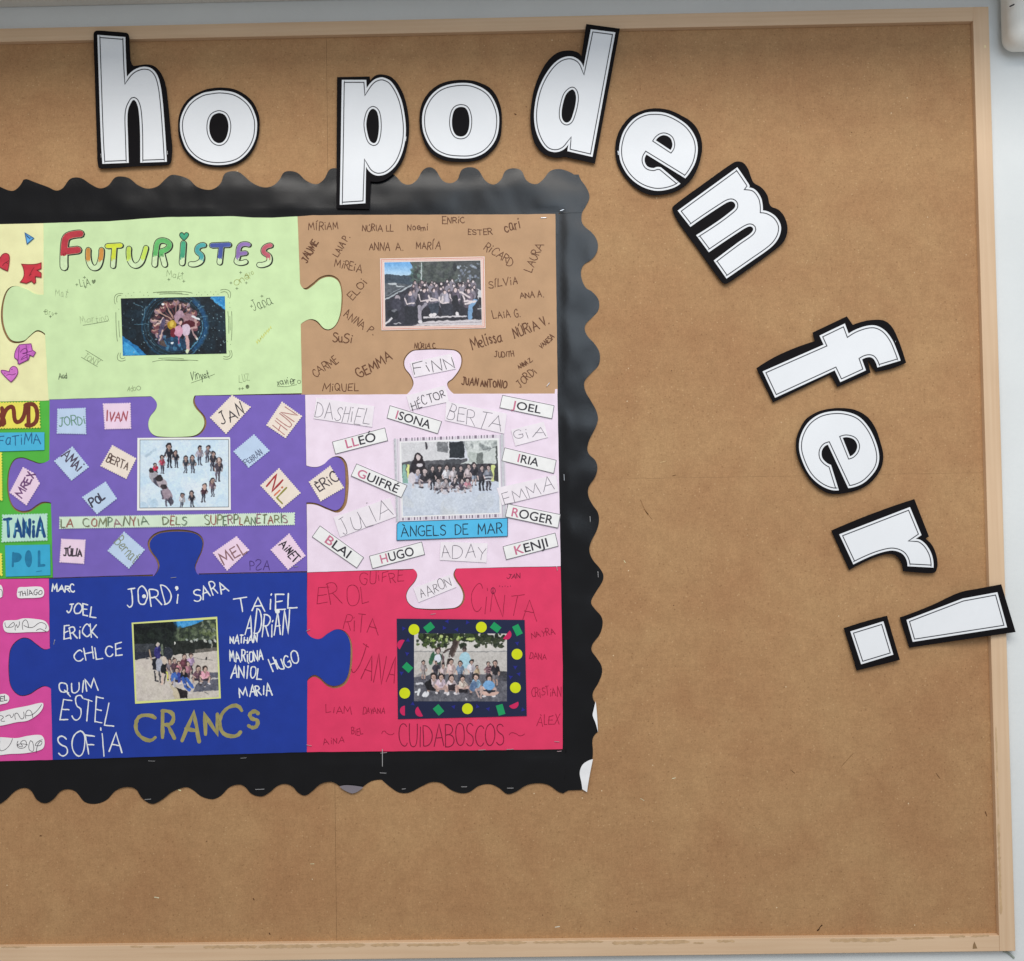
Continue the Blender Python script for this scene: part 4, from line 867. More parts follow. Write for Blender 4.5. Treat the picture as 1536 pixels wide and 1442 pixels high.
# ------------------------------------------------------------------ brown piece: names
Bv = V(430, 310, 3.5721)
words(brown, dBn + .0002, Bv, [('MÍRiAM', 195, 105, 158, 40, 3), ('NÚRIA LL', 488, 115, 165, 32, 0), ('Noemi', 702, 110, 108, 34, 0), ('ENRiC', 893, 72, 118, 34, 4), ('ESTER', 1038, 135, 130, 30, 0), ('cari', 1205, 97, 84, 56, 14, {'sw': 1.7}),
      ('JAUME', 122, 238, 126, 38, 60, {'sw': 1.8}), ('LAIA P.', 293, 210, 125, 34, 58), ('ANNA  A.', 533, 215, 180, 38, 0), ('MARÍA', 760, 210, 130, 38, -2), ('RiCARD', 1140, 257, 172, 42, -34), ('LAURA', 1325, 272, 165, 42, 64),
      ('MiREiA', 333, 316, 150, 42, -12), ('ELOi', 375, 443, 118, 42, 50), ('SÍLViA', 1157, 405, 155, 40, 9), ('ANA A.', 1313, 472, 125, 30, 4), ('ANNA P.', 393, 622, 188, 40, -33), ('LAiA G.', 1175, 577, 150, 38, 5),
      ('SuSi', 300, 705, 104, 46, -3, {'sw': 1.7}), ('NÚRiA V.', 1305, 645, 200, 50, 24, {'sw': 1.7}), ('Melissa', 1068, 716, 165, 58, 16, {'sw': 1.8}), ('VANESA', 1393, 722, 92, 25, 40), ('NÚRIA C.', 745, 748, 120, 26, 0), ('JUDITH', 1165, 790, 105, 28, 4),
      ('ANNA Z.', 1277, 840, 85, 22, 30), ('CARME', 205, 857, 148, 42, 34), ('GEMMA', 465, 848, 205, 50, 32, {'sw': 1.8}), ('MiQUEL', 288, 968, 192, 38, 0), ('JUAN ANTONIO', 1060, 945, 242, 36, -4, {'sw': 1.8}), ('JORDi', 1282, 917, 118, 38, 42)],
      (98, 62, 40), 1.25, jit=.42)

# ------------------------------------------------------------------ blue piece: names and gold title
Uv = V(0, 850, 3.2681)
words(blue, dBl + .0002, Uv, [('MARC', 310, 105, 110, 34, 0), ('JOEL', 402, 212, 145, 50, -7), ('ERiCK', 393, 318, 165, 64, 6), ('CHLCE', 482, 425, 240, 52, 9), ('QUIM', 385, 588, 190, 56, 3, {'sw': 1.8}), ('ÈSTEL', 435, 708, 265, 106, -9, {'sw': 1.8}),
      ('SOFİA', 440, 872, 310, 106, 3, {'sw': 1.9}), ('JORDi', 748, 147, 255, 84, 6), ('SARA', 1028, 118, 175, 58, 20), ('TAiEL', 1300, 172, 310, 76, 2), ('ADRiAN', 1310, 282, 212, 104, -3, {'sw': 1.9}), ('NATHAN', 1195, 357, 135, 36, 2),
      ('MARiONA', 1208, 438, 162, 48, 2), ('ANİOL', 1208, 518, 150, 56, -3), ('HUGO', 1395, 468, 145, 58, 18), ('MARIA', 1252, 610, 160, 50, 6)], (226, 238, 248), 1.9, jit=.5)
ink = Ink(); ink.dot(Uv([(706, 146)])[0], 3.0); ink.dot(Uv([(1360, 220)])[0], 3.6); ink.dot(Uv([(866, 104)])[0], 2.6)
ink.obj('white_dots', dBl + .0002, [mat((226, 238, 248), 'ink')], blue)
for (s, cx, cy, w_, h_, a) in (('C', 714, 790, 96, 124, 3), ('R', 825, 770, 60, 118, 0), ('A', 942, 785, 84, 138, -6), ('N', 1035, 772, 62, 100, 0), ('C', 1132, 762, 112, 138, 4), ('S', 1242, 746, 46, 80, 0)):
    words(blue, dBl + .0002, Uv, [(s, cx, cy, w_, h_, a)], (152, 144, 92), 5.4, 'marker', 'gold_letter')

# ------------------------------------------------------------------ red piece: names and title
Rv = V(450, 850, 3.4133)
words(red, dRd + .0002, Rv, [('GUiFRE', 418, 52, 225, 56, 2), ('EROL', 218, 147, 265, 96, 2), ('RiTA', 315, 292, 182, 76, -6), ('JANA', 385, 512, 228, 130, -14, {'sw': 1.2}), ('CiNTA', 1050, 180, 350, 118, -8, {'sw': .9}), ('JAN', 1093, 48, 68, 25, 2, {'color': (110, 20, 50)}),
      ('NAYRA', 1243, 340, 122, 30, 12), ('DANA', 1218, 460, 88, 27, -3), ('CRiSTiAN', 1262, 640, 152, 46, 3), ('ÀLEX', 1272, 787, 120, 46, 0), ('LiAM', 198, 732, 132, 36, 0), ('DAYANA', 378, 738, 112, 30, 0), ('BiEL', 293, 842, 60, 36, 0),
      ('AiNA', 172, 893, 106, 28, 6), ('~', 450, 856, 74, 46, 0), ('~', 1110, 856, 104, 46, 4)], (150, 20, 56), .95, jit=.55)
words(red, dRd + .0002, Rv, [('CUIDABOSCOS', 775, 864, 536, 112, 1)], (120, 18, 50), 1.25, name='title_writing', jit=.2, track=1.6)
ink = Ink()
for i in range(5): ink.dot(Rv([(1022 + i * 14, 100 + (i % 2) * 3)])[0], .7, n=6)
ink.ribbon(Rv(smooth_loop([(988, 108), (978, 124), (988, 140), (1000, 124)], True, 3)), 1.0, closed=True); ink.ribbon(Rv([(988, 110), (989, 138)]), 1.0)
ink.obj('pen_marks', dRd + .0002, [mat((112, 22, 58), 'ink')], red)
words(purple, dPu + .0002, V(0, 580, 3.2681), [('P2A', 1273, 876, 98, 44, -2)], (70, 48, 112), 1.1, name='class_code')
# ------------------------------------------------------------------ name papers
def deckle(quad, pitch=3.4, amp=1.5):
    out = []
    for i in range(4):
        a, b = quad[i], quad[(i + 1) % 4]; L_ = math.hypot(b[0] - a[0], b[1] - a[1]); n = max(2, int(L_ / pitch))
        nx, ny = unit((b[1] - a[1], -(b[0] - a[0])))
        for k in range(n):
            for t, s in ((k / n, 0), ((k + .25) / n, 1), ((k + .5) / n, 1), ((k + .75) / n, 0)):
                if t == 0 and k == 0: s = 0
                out.append((a[0] + (b[0] - a[0]) * t - nx * amp * (1 - s), a[1] + (b[1] - a[1]) * t - ny * amp * (1 - s)))
    return out
dTag = .0047
def paper(loop, c, label, cat, group, d=dTag, name='name_paper', kind='paper', t=.00025, grid=20):
    return tag(sheet(name, [loop], d, t, mat(c, kind), None, grid, wave, False), label, cat, group)
GP = 'zigzag-edged name papers on the purple piece'
Pv = V(0, 580, 3.2681)
LB, PKc, CR = (188, 208, 238), (240, 208, 228), (240, 220, 208)
TAGS = [
 ([(280, 108), (421, 103), (424, 235), (277, 232)], LB, [('JORDi', 352, 168, 126, 46, 4)], ((108, 148, 132), 1.6), 'light blue zigzag paper with pale green lettering, top left of the purple piece'),
 ([(503, 82), (641, 79), (644, 208), (512, 211)], PKc, [('IVAN', 575, 146, 100, 46, -2)], ((168, 84, 96), 2.0), 'pink zigzag paper with reddish lettering, upright near the purple top edge'),
 ([(1137, 40), (1232, 100), (1108, 235), (1027, 152)], CR, [('JAN', 1134, 134, 128, 54, 28)], ((58, 54, 60), 1.7), 'cream zigzag paper turned diamondwise, right of the light green tab'),
 ([(1382, 72), (1483, 145), (1400, 255), (1303, 190)], CR, [('HUN', 1393, 166, 116, 78, 56)], ((176, 122, 118), 1.3), 'cream zigzag paper with large outlined letters, top right of the purple piece'),
 ([(355, 292), (438, 395), (350, 463), (263, 365)], LB, [('AMAi', 354, 364, 112, 48, -40)], ((82, 72, 92), 2.0), 'light blue zigzag paper, tilted, with grey lettering running downhill, left side'),
 ([(550, 285), (670, 352), (620, 455), (490, 390)], CR, [('BERTA', 578, 372, 112, 38, -24)], ((96, 78, 72), 1.7), 'cream zigzag paper, tilted, just left of the heart photograph'),
 ([(1245, 232), (1324, 315), (1218, 400), (1142, 318)], LB, [('FERRAN', 1240, 346, 100, 28, 36)], ((96, 104, 130), 1.1), 'light blue zigzag paper with thin lettering, right of the heart photograph'),
 ([(1368, 398), (1476, 522), (1382, 600), (1274, 485)], CR, [('NiL', 1366, 506, 116, 70, -42, {'mis': 1})], ((176, 64, 62), 2.6), 'cream zigzag paper with bold red, orange and olive letters'),
 ([(518, 464), (575, 550), (475, 628), (400, 542)], LB, [('POL', 474, 556, 76, 36, 38)], ((66, 66, 84), 2.4), 'light blue zigzag paper with three dark letters, above the banner'),
 ([(112, 393), (168, 424), (197, 475), (130, 585), (45, 520)], PKc, [('MREX', 122, 480, 134, 38, 62)], ((112, 74, 120), 2.3), 'pink zigzag paper on the left tab of the purple piece'),
 ([(299, 745), (421, 750), (413, 871), (290, 863)], PKc, [('JÚLIA', 357, 814, 88, 34, -2)], ((60, 50, 60), 2.2), 'upright pink zigzag paper with dark lettering, bottom left of the purple piece'),
 ([(608, 709), (712, 800), (632, 895), (525, 805)], LB, [('Bernat', 626, 796, 140, 54, -44)], ((132, 140, 116), 1.3), 'light blue zigzag paper below the banner, left of the blue tab'),
 ([(1160, 732), (1224, 802), (1113, 905), (1041, 815)], PKc, [('MEL', 1140, 820, 128, 54, 33)], ((142, 106, 112), 2.0), 'pink zigzag paper with letters running uphill, right of the blue tab'),
 ([(1418, 718), (1500, 830), (1412, 900), (1324, 800)], PKc, [('AiNET', 1420, 806, 112, 38, -50)], ((52, 46, 54), 2.0), 'pink zigzag paper with black lettering, bottom right corner of the purple piece'),
]
for q, c, rows, (ic, sw), lab in TAGS:
    lp = Pv(q)
    if len(q) == 5: lp = [lp[0], lp[2], lp[3], lp[4]] if False else lp
    def dk(qq):
        out = []
        for i in range(len(qq)):
            a, b = qq[i], qq[(i + 1) % len(qq)]; L_ = math.hypot(b[0] - a[0], b[1] - a[1]); n = max(2, int(L_ / 3.3)); nx, ny = unit((b[1] - a[1], -(b[0] - a[0])))
            for k in range(n):
                for tt, s in ((0, 0), (.28, 1), (.62, 1), (.85, 0)):
                    t = (k + tt) / n; h = 1.2 * (1 - s); out.append((a[0] + (b[0] - a[0]) * t - nx * h, a[1] + (b[1] - a[1]) * t - ny * h))
        return out
    o = paper(dk(lp), c, lab, 'name paper', GP)
    for r in rows:
        r = list(r); ex = r.pop() if isinstance(r[-1], dict) else {}
        ink = Ink(); ms = [mat(ic, 'marker')]
        if ex: ms = [mat((166, 52, 58), 'marker'), mat((206, 116, 84), 'marker'), mat((142, 138, 66), 'marker')]
        handwrite(ink, r[0], Pv, *r[1:], sw=sw, mis=[0, 1, 2] if ex else None, jit=.45)
        ink.obj('lettering', dTag + .0001, ms, o)
Kv = V(450, 580, 3.7463)
def dk4(q): return deckle(q, 3.3, 1.2)
o = paper(dk4(Kv([(170, 442), (250, 570), (115, 648), (47, 535)])), CR, 'cream zigzag paper on the right tab of the purple piece', 'name paper', GP)
words(o, dTag + .0001, Kv, [('ÈRiC', 150, 534, 132, 54, 32)], (70, 62, 70), 1.9, 'marker', 'lettering')
o = paper(dk4(Pv([(290, 637), (1447, 616), (1446, 680), (289, 699)])), (208, 226, 204), 'long pale green zigzag banner with outlined title letters under the heart photograph', 'banner', None, name='title_banner')
ink = Ink(); cols = [(104, 112, 84), (150, 92, 80), (118, 124, 90), (96, 118, 96), (140, 104, 112)]
for (s, cx, w_) in (('LA', 328, 58), ('COMPANYIA', 568, 322), ('DELS', 856, 118), ('SUPERPLANETARIS', 1206, 404)):
    for dx, dy, z in ((-1.6, -1.6, 1), (1.8, 1.4, 0)):
        st = rng.getstate(); rng.seed(hash_ := sum(map(ord, s))); handwrite(ink, s, Pv, cx + dx, 659 + dy - (cx - 860) * .016, w_, 40, 1, sw=1.0, mis=[0, 1, 2, 3, 4], jit=.4); rng.setstate(st)
ink.obj('lettering', dTag + .0001, [mat(c, 'ink') for c in cols], o)

GK = 'white name tags on the pink piece'
def ptag(q, text, cx, cy, w_, h_, ang, lab, first=1, d=dTag):
    lp = Kv(q); o = paper(lp, (236, 234, 242), lab, 'name tag', 'printed name tags on the pink piece', d, 'name_tag')
    ink = Ink(); printed(ink, text, Kv, cx, cy, w_, h_, ang, first)
    ink.obj('lettering', d + .0001, [mat((52, 50, 58), 'ink'), mat((196, 112, 140), 'ink')], o)
    ink = Ink(); ink.ribbon(offset(lp, -.5), .75, closed=True, dz=0); ink.obj('edge_line', d + .00012, [mat((74, 70, 78), 'ink')], o)
ptag([(1137, 47), (1430, 106), (1417, 183), (1120, 120)], 'JOEL', 1273, 115, 166, 44, -11, 'white printed tag starting with a pink J, top right corner of the pink piece')
ptag([(504, 105), (798, 195), (775, 267), (487, 178)], 'ISONA', 638, 186, 202, 48, -17, 'white printed tag starting with a pink I and five letters, left of the pink neck')
ptag([(180, 310), (478, 230), (495, 305), (198, 381)], 'LLEÓ', 340, 302, 172, 50, 14.5, 'white printed tag starting with two pink Ls, upper left of the pink piece', 2)
ptag([(1149, 342), (1442, 413), (1427, 490), (1132, 418)], 'IRIA', 1284, 414, 120, 46, -13, 'white printed tag starting with a pink I and four letters, right of the class photograph')
ptag([(317, 432), (604, 555), (570, 626), (285, 503)], 'GUIFRÉ', 440, 530, 246, 46, -23, 'white printed tag starting with a pink G, beside the purple tab', 1, dTag + .0007)
ptag([(1168, 658), (1465, 718), (1451, 797), (1152, 733)], 'ROGER', 1307, 727, 236, 50, -11.5, 'white printed tag starting with a pink R, lower right of the class photograph', 1, dTag + .0007)
ptag([(112, 780), (360, 960), (320, 1022), (66, 845)], 'BLAI', 215, 900, 158, 50, -36, 'white printed tag starting with a pink B, steeply tilted at the bottom left')
ptag([(388, 952), (685, 871), (703, 945), (406, 1025)], 'HUGO', 545, 947, 192, 50, 14.5, 'white printed tag starting with a pink H, bottom edge of the pink piece')
ptag([(1139, 898), (1435, 821), (1453, 898), (1158, 975)], 'KENJI', 1298, 898, 190, 50, 14.5, 'white printed tag starting with a pink K, bottom right corner of the pink piece')
def htag(view, q, row, lab, d=dTag, sw=.9, c=(120, 114, 124)):
    o = paper(view(q), (238, 226, 236), lab, 'name slip', 'handwritten name slips on the pink piece', d, 'name_slip')
    words(o, d + .0001, view, [row], c, sw, 'ink', 'lettering', jit=.5)
htag(Kv, [(92, 62), (418, 110), (405, 228), (76, 180)], ('DASHiEL', 243, 148, 310, 84, -10), 'white slip with thin handwriting starting with D, top left of the pink piece')
htag(Kv, [(597, 52), (815, -8), (838, 85), (620, 132)], ('HÉCTOR', 716, 72, 200, 48, 24), 'white slip with black handwriting on the neck of the upper pink tab', sw=1.2, c=(66, 60, 68))
htag(Kv, [(822, 82), (1163, 152), (1148, 266), (815, 190)], ('BERTA', 985, 178, 312, 80, -13), 'white slip with spaced thin handwriting starting with B, right of the pink neck')
htag(Kv, [(1185, 243), (1370, 197), (1394, 285), (1210, 334)], ('GiA', 1290, 262, 180, 52, 4), 'small white slip with three thin letters near the right edge of the pink piece', c=(128, 122, 132))
htag(Kv, [(1105, 570), (1440, 495), (1452, 590), (1135, 667)], ('EMMA', 1280, 586, 292, 68, 18), 'white slip overlapping the right edge of the class photograph', dTag + .0006)
htag(Kv, [(188, 735), (505, 625), (541, 730), (225, 847)], ('JULİA', 370, 738, 300, 86, 22), 'white slip with large wobbly handwriting at the lower left of the pink piece')
htag(Kv, [(790, 872), (1055, 880), (1048, 990), (785, 975)], ('ADAY', 922, 932, 246, 66, -2), 'white slip with thin handwriting under the blue title strip')
htag(Bv, [(660, 835), (885, 787), (906, 870), (682, 915)], ('FiNN', 788, 856, 220, 56, 10), 'white slip on the upper tab of the pink piece', c=(84, 78, 84), sw=1.1)
htag(Rv, [(580, 110), (770, 40), (801, 105), (607, 184)], ('AARON', 692, 108, 170, 46, 24), 'white slip on the lower tab of the pink piece', c=(92, 84, 92))
o = paper(Kv([(543, 772), (560, 758), (1168, 738), (1168, 843), (542, 866)]), (84, 184, 228), 'sky blue title strip under the playground class photograph', 'title strip', None, dTag + .0007, 'title_strip')
words(o, dTag + .0008, Kv, [('ÀNGELS  DE  MAR', 852, 806, 568, 56, 2)], (28, 48, 66), 1.5, name='lettering', jit=.12)
ink = Ink(); ink.ribbon(offset(Kv([(543, 772), (560, 758), (1168, 738), (1168, 843), (542, 866)]), -.5), .9, closed=True, dz=0); ink.obj('edge_line', dTag + .00082, [mat((36, 62, 84), 'ink')], o)

# yellow piece: cut paper shapes
Yv = V(0, 330, 5.2375); GY = 'cut paper shapes on the yellow piece'
def shape(loop, c, lab, cat, marks, mc, smooth=True):
    lp = Yv(smooth_loop(loop, True, 5)) if smooth else Yv(loop)
    o = paper(lp, c, lab, cat, GY, name='paper_heart' if 'heart' in cat else 'paper_shape', kind='marker')
    ink = Ink(); ink.ribbon(offset(lp, -.6), 1.0, closed=True, dz=0)
    for m_ in marks: ink.ribbon(Yv(smooth_loop(m_, False, 5)), .9)
    ink.obj('drawn_lines', dTag + .0001, [mat(mc, 'ink')], o)
shape([(192, 96, 1), (270, 143, 1), (210, 196, 1)], (96, 170, 226), 'small blue paper triangle at the top of the yellow piece', 'paper triangle', [[(205, 115), (225, 140), (245, 140)], [(215, 125), (235, 150)]], (44, 66, 116))
shape([(-40, 300), (-20, 276), (0, 295, 1), (20, 268), (48, 260), (72, 275), (76, 320), (62, 405, 1), (10, 382), (-30, 350)], (198, 56, 72), 'red paper heart cut by the left edge of the photo', 'paper heart', [[(20, 360), (45, 335), (60, 345)], [(30, 345), (70, 320)]], (116, 30, 40))
shape([(164, 344, 1), (270, 346), (326, 332, 1), (326, 385, 1), (296, 396, 1), (326, 415, 1), (326, 455, 1), (280, 448, 1), (284, 490, 1), (268, 506, 1), (246, 484, 1), (206, 502, 1), (152, 490, 1), (186, 430)], (198, 52, 66), 'ragged red paper scrap next to the light green piece', 'paper scrap', [[(230, 440), (250, 400), (268, 375)], [(232, 435), (246, 425)]], (120, 34, 40))
shape([(152, 978, 1), (246, 970, 1), (256, 1020, 1), (284, 1040, 1), (262, 1078, 1), (236, 1066, 1), (226, 1100, 1), (146, 1138, 1), (132, 1100, 1), (112, 1085, 1), (118, 1030)], (196, 104, 190), 'crumpled purple paper scrap below the light green tab', 'paper scrap', [[(160, 1040), (200, 1010), (215, 1040), (180, 1050), (250, 1030)], [(170, 1090), (210, 1060), (235, 1065)], [(150, 1000), (140, 1130)], [(205, 985), (215, 1100)], [(165, 1100), (215, 1075)]], (108, 40, 108))
shape([(86, 1278, 1), (30, 1225), (4, 1190), (14, 1178), (70, 1190, 1), (84, 1158), (112, 1148), (138, 1168), (138, 1215)], (206, 116, 196), 'purple paper heart near the bottom of the yellow piece', 'paper heart', [[(52, 1222), (75, 1214), (95, 1218), (122, 1208)], [(90, 1176), (98, 1174)], [(36, 1204), (40, 1208)]], (112, 44, 104))

# green piece: name papers
Gv = V(0, 600, 4.811); GG = 'name papers on the bright green piece'
def gpaper(loop, c, lab, dec=True, am=1.3):
    return paper(deckle(Gv(loop), 4.2, am) if dec else Gv(loop), c, lab, 'name paper', GG, kind='paper')
o = gpaper([(-420, 25), (286, 10), (294, 205), (-420, 220)], (242, 222, 96), 'yellow paper with thick brown letters, top of the bright green piece')
ink = Ink()
for s in ([(-210, 160), (-180, 60), (-130, 60), (-110, 150), (-150, 180), (-210, 160)], [(-60, 70), (-50, 170), (0, 180), (14, 60)], [(-20, 150), (0, 110), (30, 170)], [(20, 180), (78, 50), (125, 160), (182, 55)], [(205, 45), (206, 180)], [(182, 40), (240, 34), (266, 80), (262, 150), (230, 182), (190, 182)]):
    ink.ribbon(Gv(smooth_loop(s, False, 6)), 6.2, vary=.06)
ink.obj('lettering', dTag + .0001, [mat((116, 52, 38), 'marker')], o)
o = gpaper([(-420, 240), (320, 234), (320, 362), (-420, 385)], (76, 178, 216), 'light blue paper with thin blue handwriting, second from top on the green piece', False)
words(o, dTag + .0001, Gv, [('FaTiMA', 142, 288, 300, 70, 2)], (40, 96, 140), 1.5, name='lettering')
o = gpaper([(-90, 380), (16, 378), (20, 728), (-90, 735)], (240, 226, 92), 'yellow paper strip standing upright at the left photo edge')
o = gpaper([(14, 826), (344, 818), (344, 1018), (8, 1030)], (184, 224, 208), 'pale mint paper with thick dark blue letters on the green piece')
ink = Ink()
handwrite(ink, 'TANiA', Gv, 176, 924, 286, 122, 2, sw=4.4, jit=.15, mi=0, track=2.6)
for s in ([(60, 870), (58, 970)], [(112, 890), (104, 975)], [(190, 880), (188, 960)], [(296, 890), (304, 965)]): ink.ribbon(Gv(s), 1.6, mi=1, dz=.0003)
ink.dot(Gv([(118, 930)])[0], 1.4, 2); ink.dot(Gv([(292, 930)])[0], 1.4, 2)
for i in range(len(ink.d)):
    pass
ink.obj('lettering', dTag + .0001, [mat((28, 74, 128), 'marker'), mat((64, 136, 178), 'marker'), mat((200, 226, 226), 'ink')], o)
o = gpaper([(36, 1050), (360, 1044), (364, 1266), (42, 1276)], (60, 168, 206), 'turquoise blue paper with three broad letters at the bottom of the green piece', False)
ink = Ink()
ink.ribbon(Gv([(96, 1105), (92, 1200)]), 3.4); ink.poly(Gv(smooth_loop([(96, 1104, 1), (140, 1108), (156, 1135), (138, 1165), (96, 1172, 1)], True, 5)), dz=.0001)
ink.poly(Gv(smooth_loop([(206, 1085), (184, 1110), (182, 1170), (206, 1208), (228, 1180), (226, 1110)], True, 5)))
ink.ribbon(Gv([(282, 1095), (282, 1196), (318, 1194)]), 4.0); ink.ribbon(Gv([(262, 1240), (300, 1234)]), 1)
ink.obj('lettering', dTag + .0001, [mat((34, 120, 160), 'marker')], o)
o = gpaper([(-90, 1110), (16, 1106), (20, 1272), (-90, 1276)], (240, 226, 92), 'yellow paper corner at the lower left of the green piece')

# hot pink piece: white slips
Hv = V(0, 850, 4.811); GH = 'white name slips on the hot pink piece'
def blob(loop, rows, lab, custom=(), sw=.9):
    o = paper(Hv(smooth_loop(loop, True, 5)), (238, 232, 240), lab, 'name slip', GH, name='name_slip')
    if rows: words(o, dTag + .0001, Hv, rows, (64, 58, 66), sw, name='lettering', jit=.5)
    if custom:
        ink = Ink()
        for s in custom: ink.ribbon(Hv(smooth_loop(s, False, 4)), .85, vary=.15)
        ink.obj('lettering', dTag + .0001, [mat((64, 58, 66), 'ink')], o)
blob([(124, 180), (134, 152), (180, 148), (290, 146), (314, 165), (316, 205), (296, 222), (180, 228), (132, 226), (122, 205)], [('THİAGO', 218, 190, 172, 34, 4)], 'white rounded slip with a neat name in capitals, top of the hot pink piece', sw=1.0)
blob([(-120, 140), (-20, 130), (8, 136), (20, 170), (16, 215), (-10, 228), (-120, 228)], [], 'white rounded slip cut by the photo edge, top left of the hot pink piece', [[(-80, 200), (-60, 150), (-40, 200)], [(-10, 205), (4, 165), (14, 210)]])
blob([(22, 430), (30, 395), (60, 388), (120, 386), (170, 374), (250, 378), (320, 392), (348, 425), (350, 462), (320, 470), (200, 474), (90, 478), (40, 470)], [], 'wide white slip with a scribbled signature above the blue tab', [[(36, 405), (50, 440), (80, 415), (100, 405), (98, 430), (60, 438)], [(110, 460), (118, 420), (128, 440), (140, 398)], [(165, 455), (180, 386), (205, 440)], [(172, 425), (230, 440), (290, 405), (330, 420), (328, 450)], [(262, 462), (290, 450), (318, 462), (332, 468)]])
blob([(-90, 930), (0, 922), (40, 920), (66, 945), (58, 978), (30, 990), (-90, 1000)], [('EL', 26, 952, 50, 34, 0)], 'white slip end with two letters, left edge of the hot pink piece', sw=1.1)
blob([(-120, 1070), (0, 1048), (90, 1026), (200, 1005), (290, 984), (312, 990), (304, 1030), (270, 1070), (200, 1112), (120, 1124), (0, 1150), (-120, 1160)], [], 'pointed white slip with an uphill signature, lower part of the hot pink piece', [[(0, 1076), (24, 1088), (6, 1110), (34, 1116)], [(40, 1085), (70, 1072), (82, 1090), (100, 1062)], [(112, 1104), (118, 1058), (160, 1100), (170, 1050)], [(186, 1096), (206, 1036), (236, 1090)], [(190, 1076), (240, 1064), (300, 996)]])
blob([(-120, 1240), (0, 1232), (120, 1238), (200, 1222), (290, 1216), (316, 1240), (320, 1290), (300, 1320), (200, 1345), (90, 1352), (-120, 1350)], [], 'wide white slip with a loopy signature at the bottom of the hot pink piece', [[(0, 1260), (14, 1330), (90, 1242)], [(130, 1260), (126, 1300), (160, 1312), (190, 1290), (180, 1256), (150, 1270), (160, 1300), (128, 1284), (200, 1288)], [(220, 1256), (210, 1320), (240, 1330), (236, 1270), (222, 1258)], [(262, 1340), (276, 1280), (300, 1262), (290, 1290), (255, 1286), (306, 1250)]])
# ------------------------------------------------------------------ printed photographs
dPh = .0043
GPh = 'class photographs'
def photo(quad, c, lab, name='photo_print', d=dPh):
    return tag(sheet(name, [quad], d, .00025, mat(c, 'gloss'), None, 20, wave, False), lab, 'photograph', GPh)
SK = [(206, 170, 154), (190, 150, 132), (216, 184, 170), (172, 132, 116)]
# 1 children gathered in a ring, on a space backdrop
c = Canvas(170, 430, 350, 545, 1536, (14, 28, 38))
c.speck((100, 130, 1450, 870), 60, [(20, 44, 58), (10, 18, 28), (16, 36, 50)], 40, 140, .5)
c.p([(1235, 125), (1460, 115), (1460, 320), (1400, 280), (1300, 200)], (38, 128, 190)); c.l([(1250, 150), (1440, 280)], 22, (90, 176, 224), .6)
c.p([(100, 620), (180, 680), (320, 775), (430, 890), (100, 900)], (34, 116, 176)); c.p([(130, 700), (260, 780), (340, 880), (150, 880)], (70, 166, 220), .8)
for r_, wd, cl, al in ((420, 26, (26, 66, 92), .7), (385, 5, (70, 120, 150), .6), (345, 4, (90, 140, 166), .6), (405, 46, (22, 84, 134), .0)):
    c.l([(790 + r_ * math.cos(a), 500 + r_ * math.sin(a)) for a in np.linspace(0, 2 * math.pi, 60)], wd, cl, al)
c.l([(790 + 390 * math.cos(a), 500 + 390 * math.sin(a)) for a in np.linspace(-.9, .9, 24)], 50, (22, 72, 112), .8)
c.l([(790 + 350 * math.cos(a), 500 + 350 * math.sin(a)) for a in np.linspace(-.2, 1.2, 20)], 10, (80, 150, 190), .7)
c.e(780, 500, 310, 330, (22, 22, 36)); c.e(780, 740, 200, 90, (26, 66, 98), 0, .8); c.speck((600, 640, 960, 800), 24, [(80, 140, 176), (40, 90, 130)], 6, 28, .6)
for k, a in enumerate(np.linspace(2.55, 6.5, 17)):
    R0 = 250 + 26 * (k % 2); x, y = 790 + R0 * math.cos(a), 480 + R0 * math.sin(a) * 1.0
    c.e(x, y, 46, 40, rng.choice([(120, 70, 78), (70, 44, 54), (160, 130, 140), (96, 82, 96)]), 0, .9)
    c.e(x - 6, y - 18, 22, 22, rng.choice(SK)); c.e(x - 8, y - 28, 20, 14, (60, 44, 46), 0, .9)
    c.l([(x, y), (790 + 60 * math.cos(a), 440 + 40 * math.sin(a))], 17, rng.choice([(196, 156, 140), (150, 110, 104), (206, 172, 160), (92, 52, 58)]), .9)
c.e(750, 490, 56, 62, (176, 140, 44)); c.e(748, 480, 26, 40, (214, 186, 80)); c.e(770, 590, 40, 60, (104, 24, 40))
c.l([(640, 440), (610, 560), (600, 720)], 60, (84, 76, 104)); c.l([(630, 560), (592, 690)], 20, (206, 176, 166)); c.p([(590, 700), (640, 680), (690, 770), (590, 760)], (84, 70, 66)); c.l([(556, 490), (610, 440), (640, 400)], 16, (214, 190, 186))
c.e(850, 400, 70, 90, (170, 140, 156)); c.e(970, 420, 80, 80, (150, 116, 124)); c.e(970, 490, 84, 56, (78, 22, 34)); c.l([(940, 560), (1060, 520), (1050, 420)], 26, (186, 152, 150))
c.e(930, 560, 56, 78, (206, 186, 204)); c.e(836, 570, 54, 74, (206, 150, 172)); c.l([(836, 640), (836, 730)], 16, (180, 104, 136)); c.l([(940, 640), (955, 800)], 38, (198, 160, 160)); c.e(946, 822, 20, 26, (216, 226, 190))
c.e(868, 440, 36, 40, (44, 34, 40)); c.e(862, 470, 26, 30, (214, 176, 168)); c.l([(1010, 560), (1030, 620), (1075, 680)], 20, (170, 140, 140)); c.e(1072, 672, 14, 16, (220, 222, 214)); c.l([(1012, 380), (1095, 416)], 26, (222, 226, 230)); c.e(630, 230, 20, 12, (236, 240, 240))
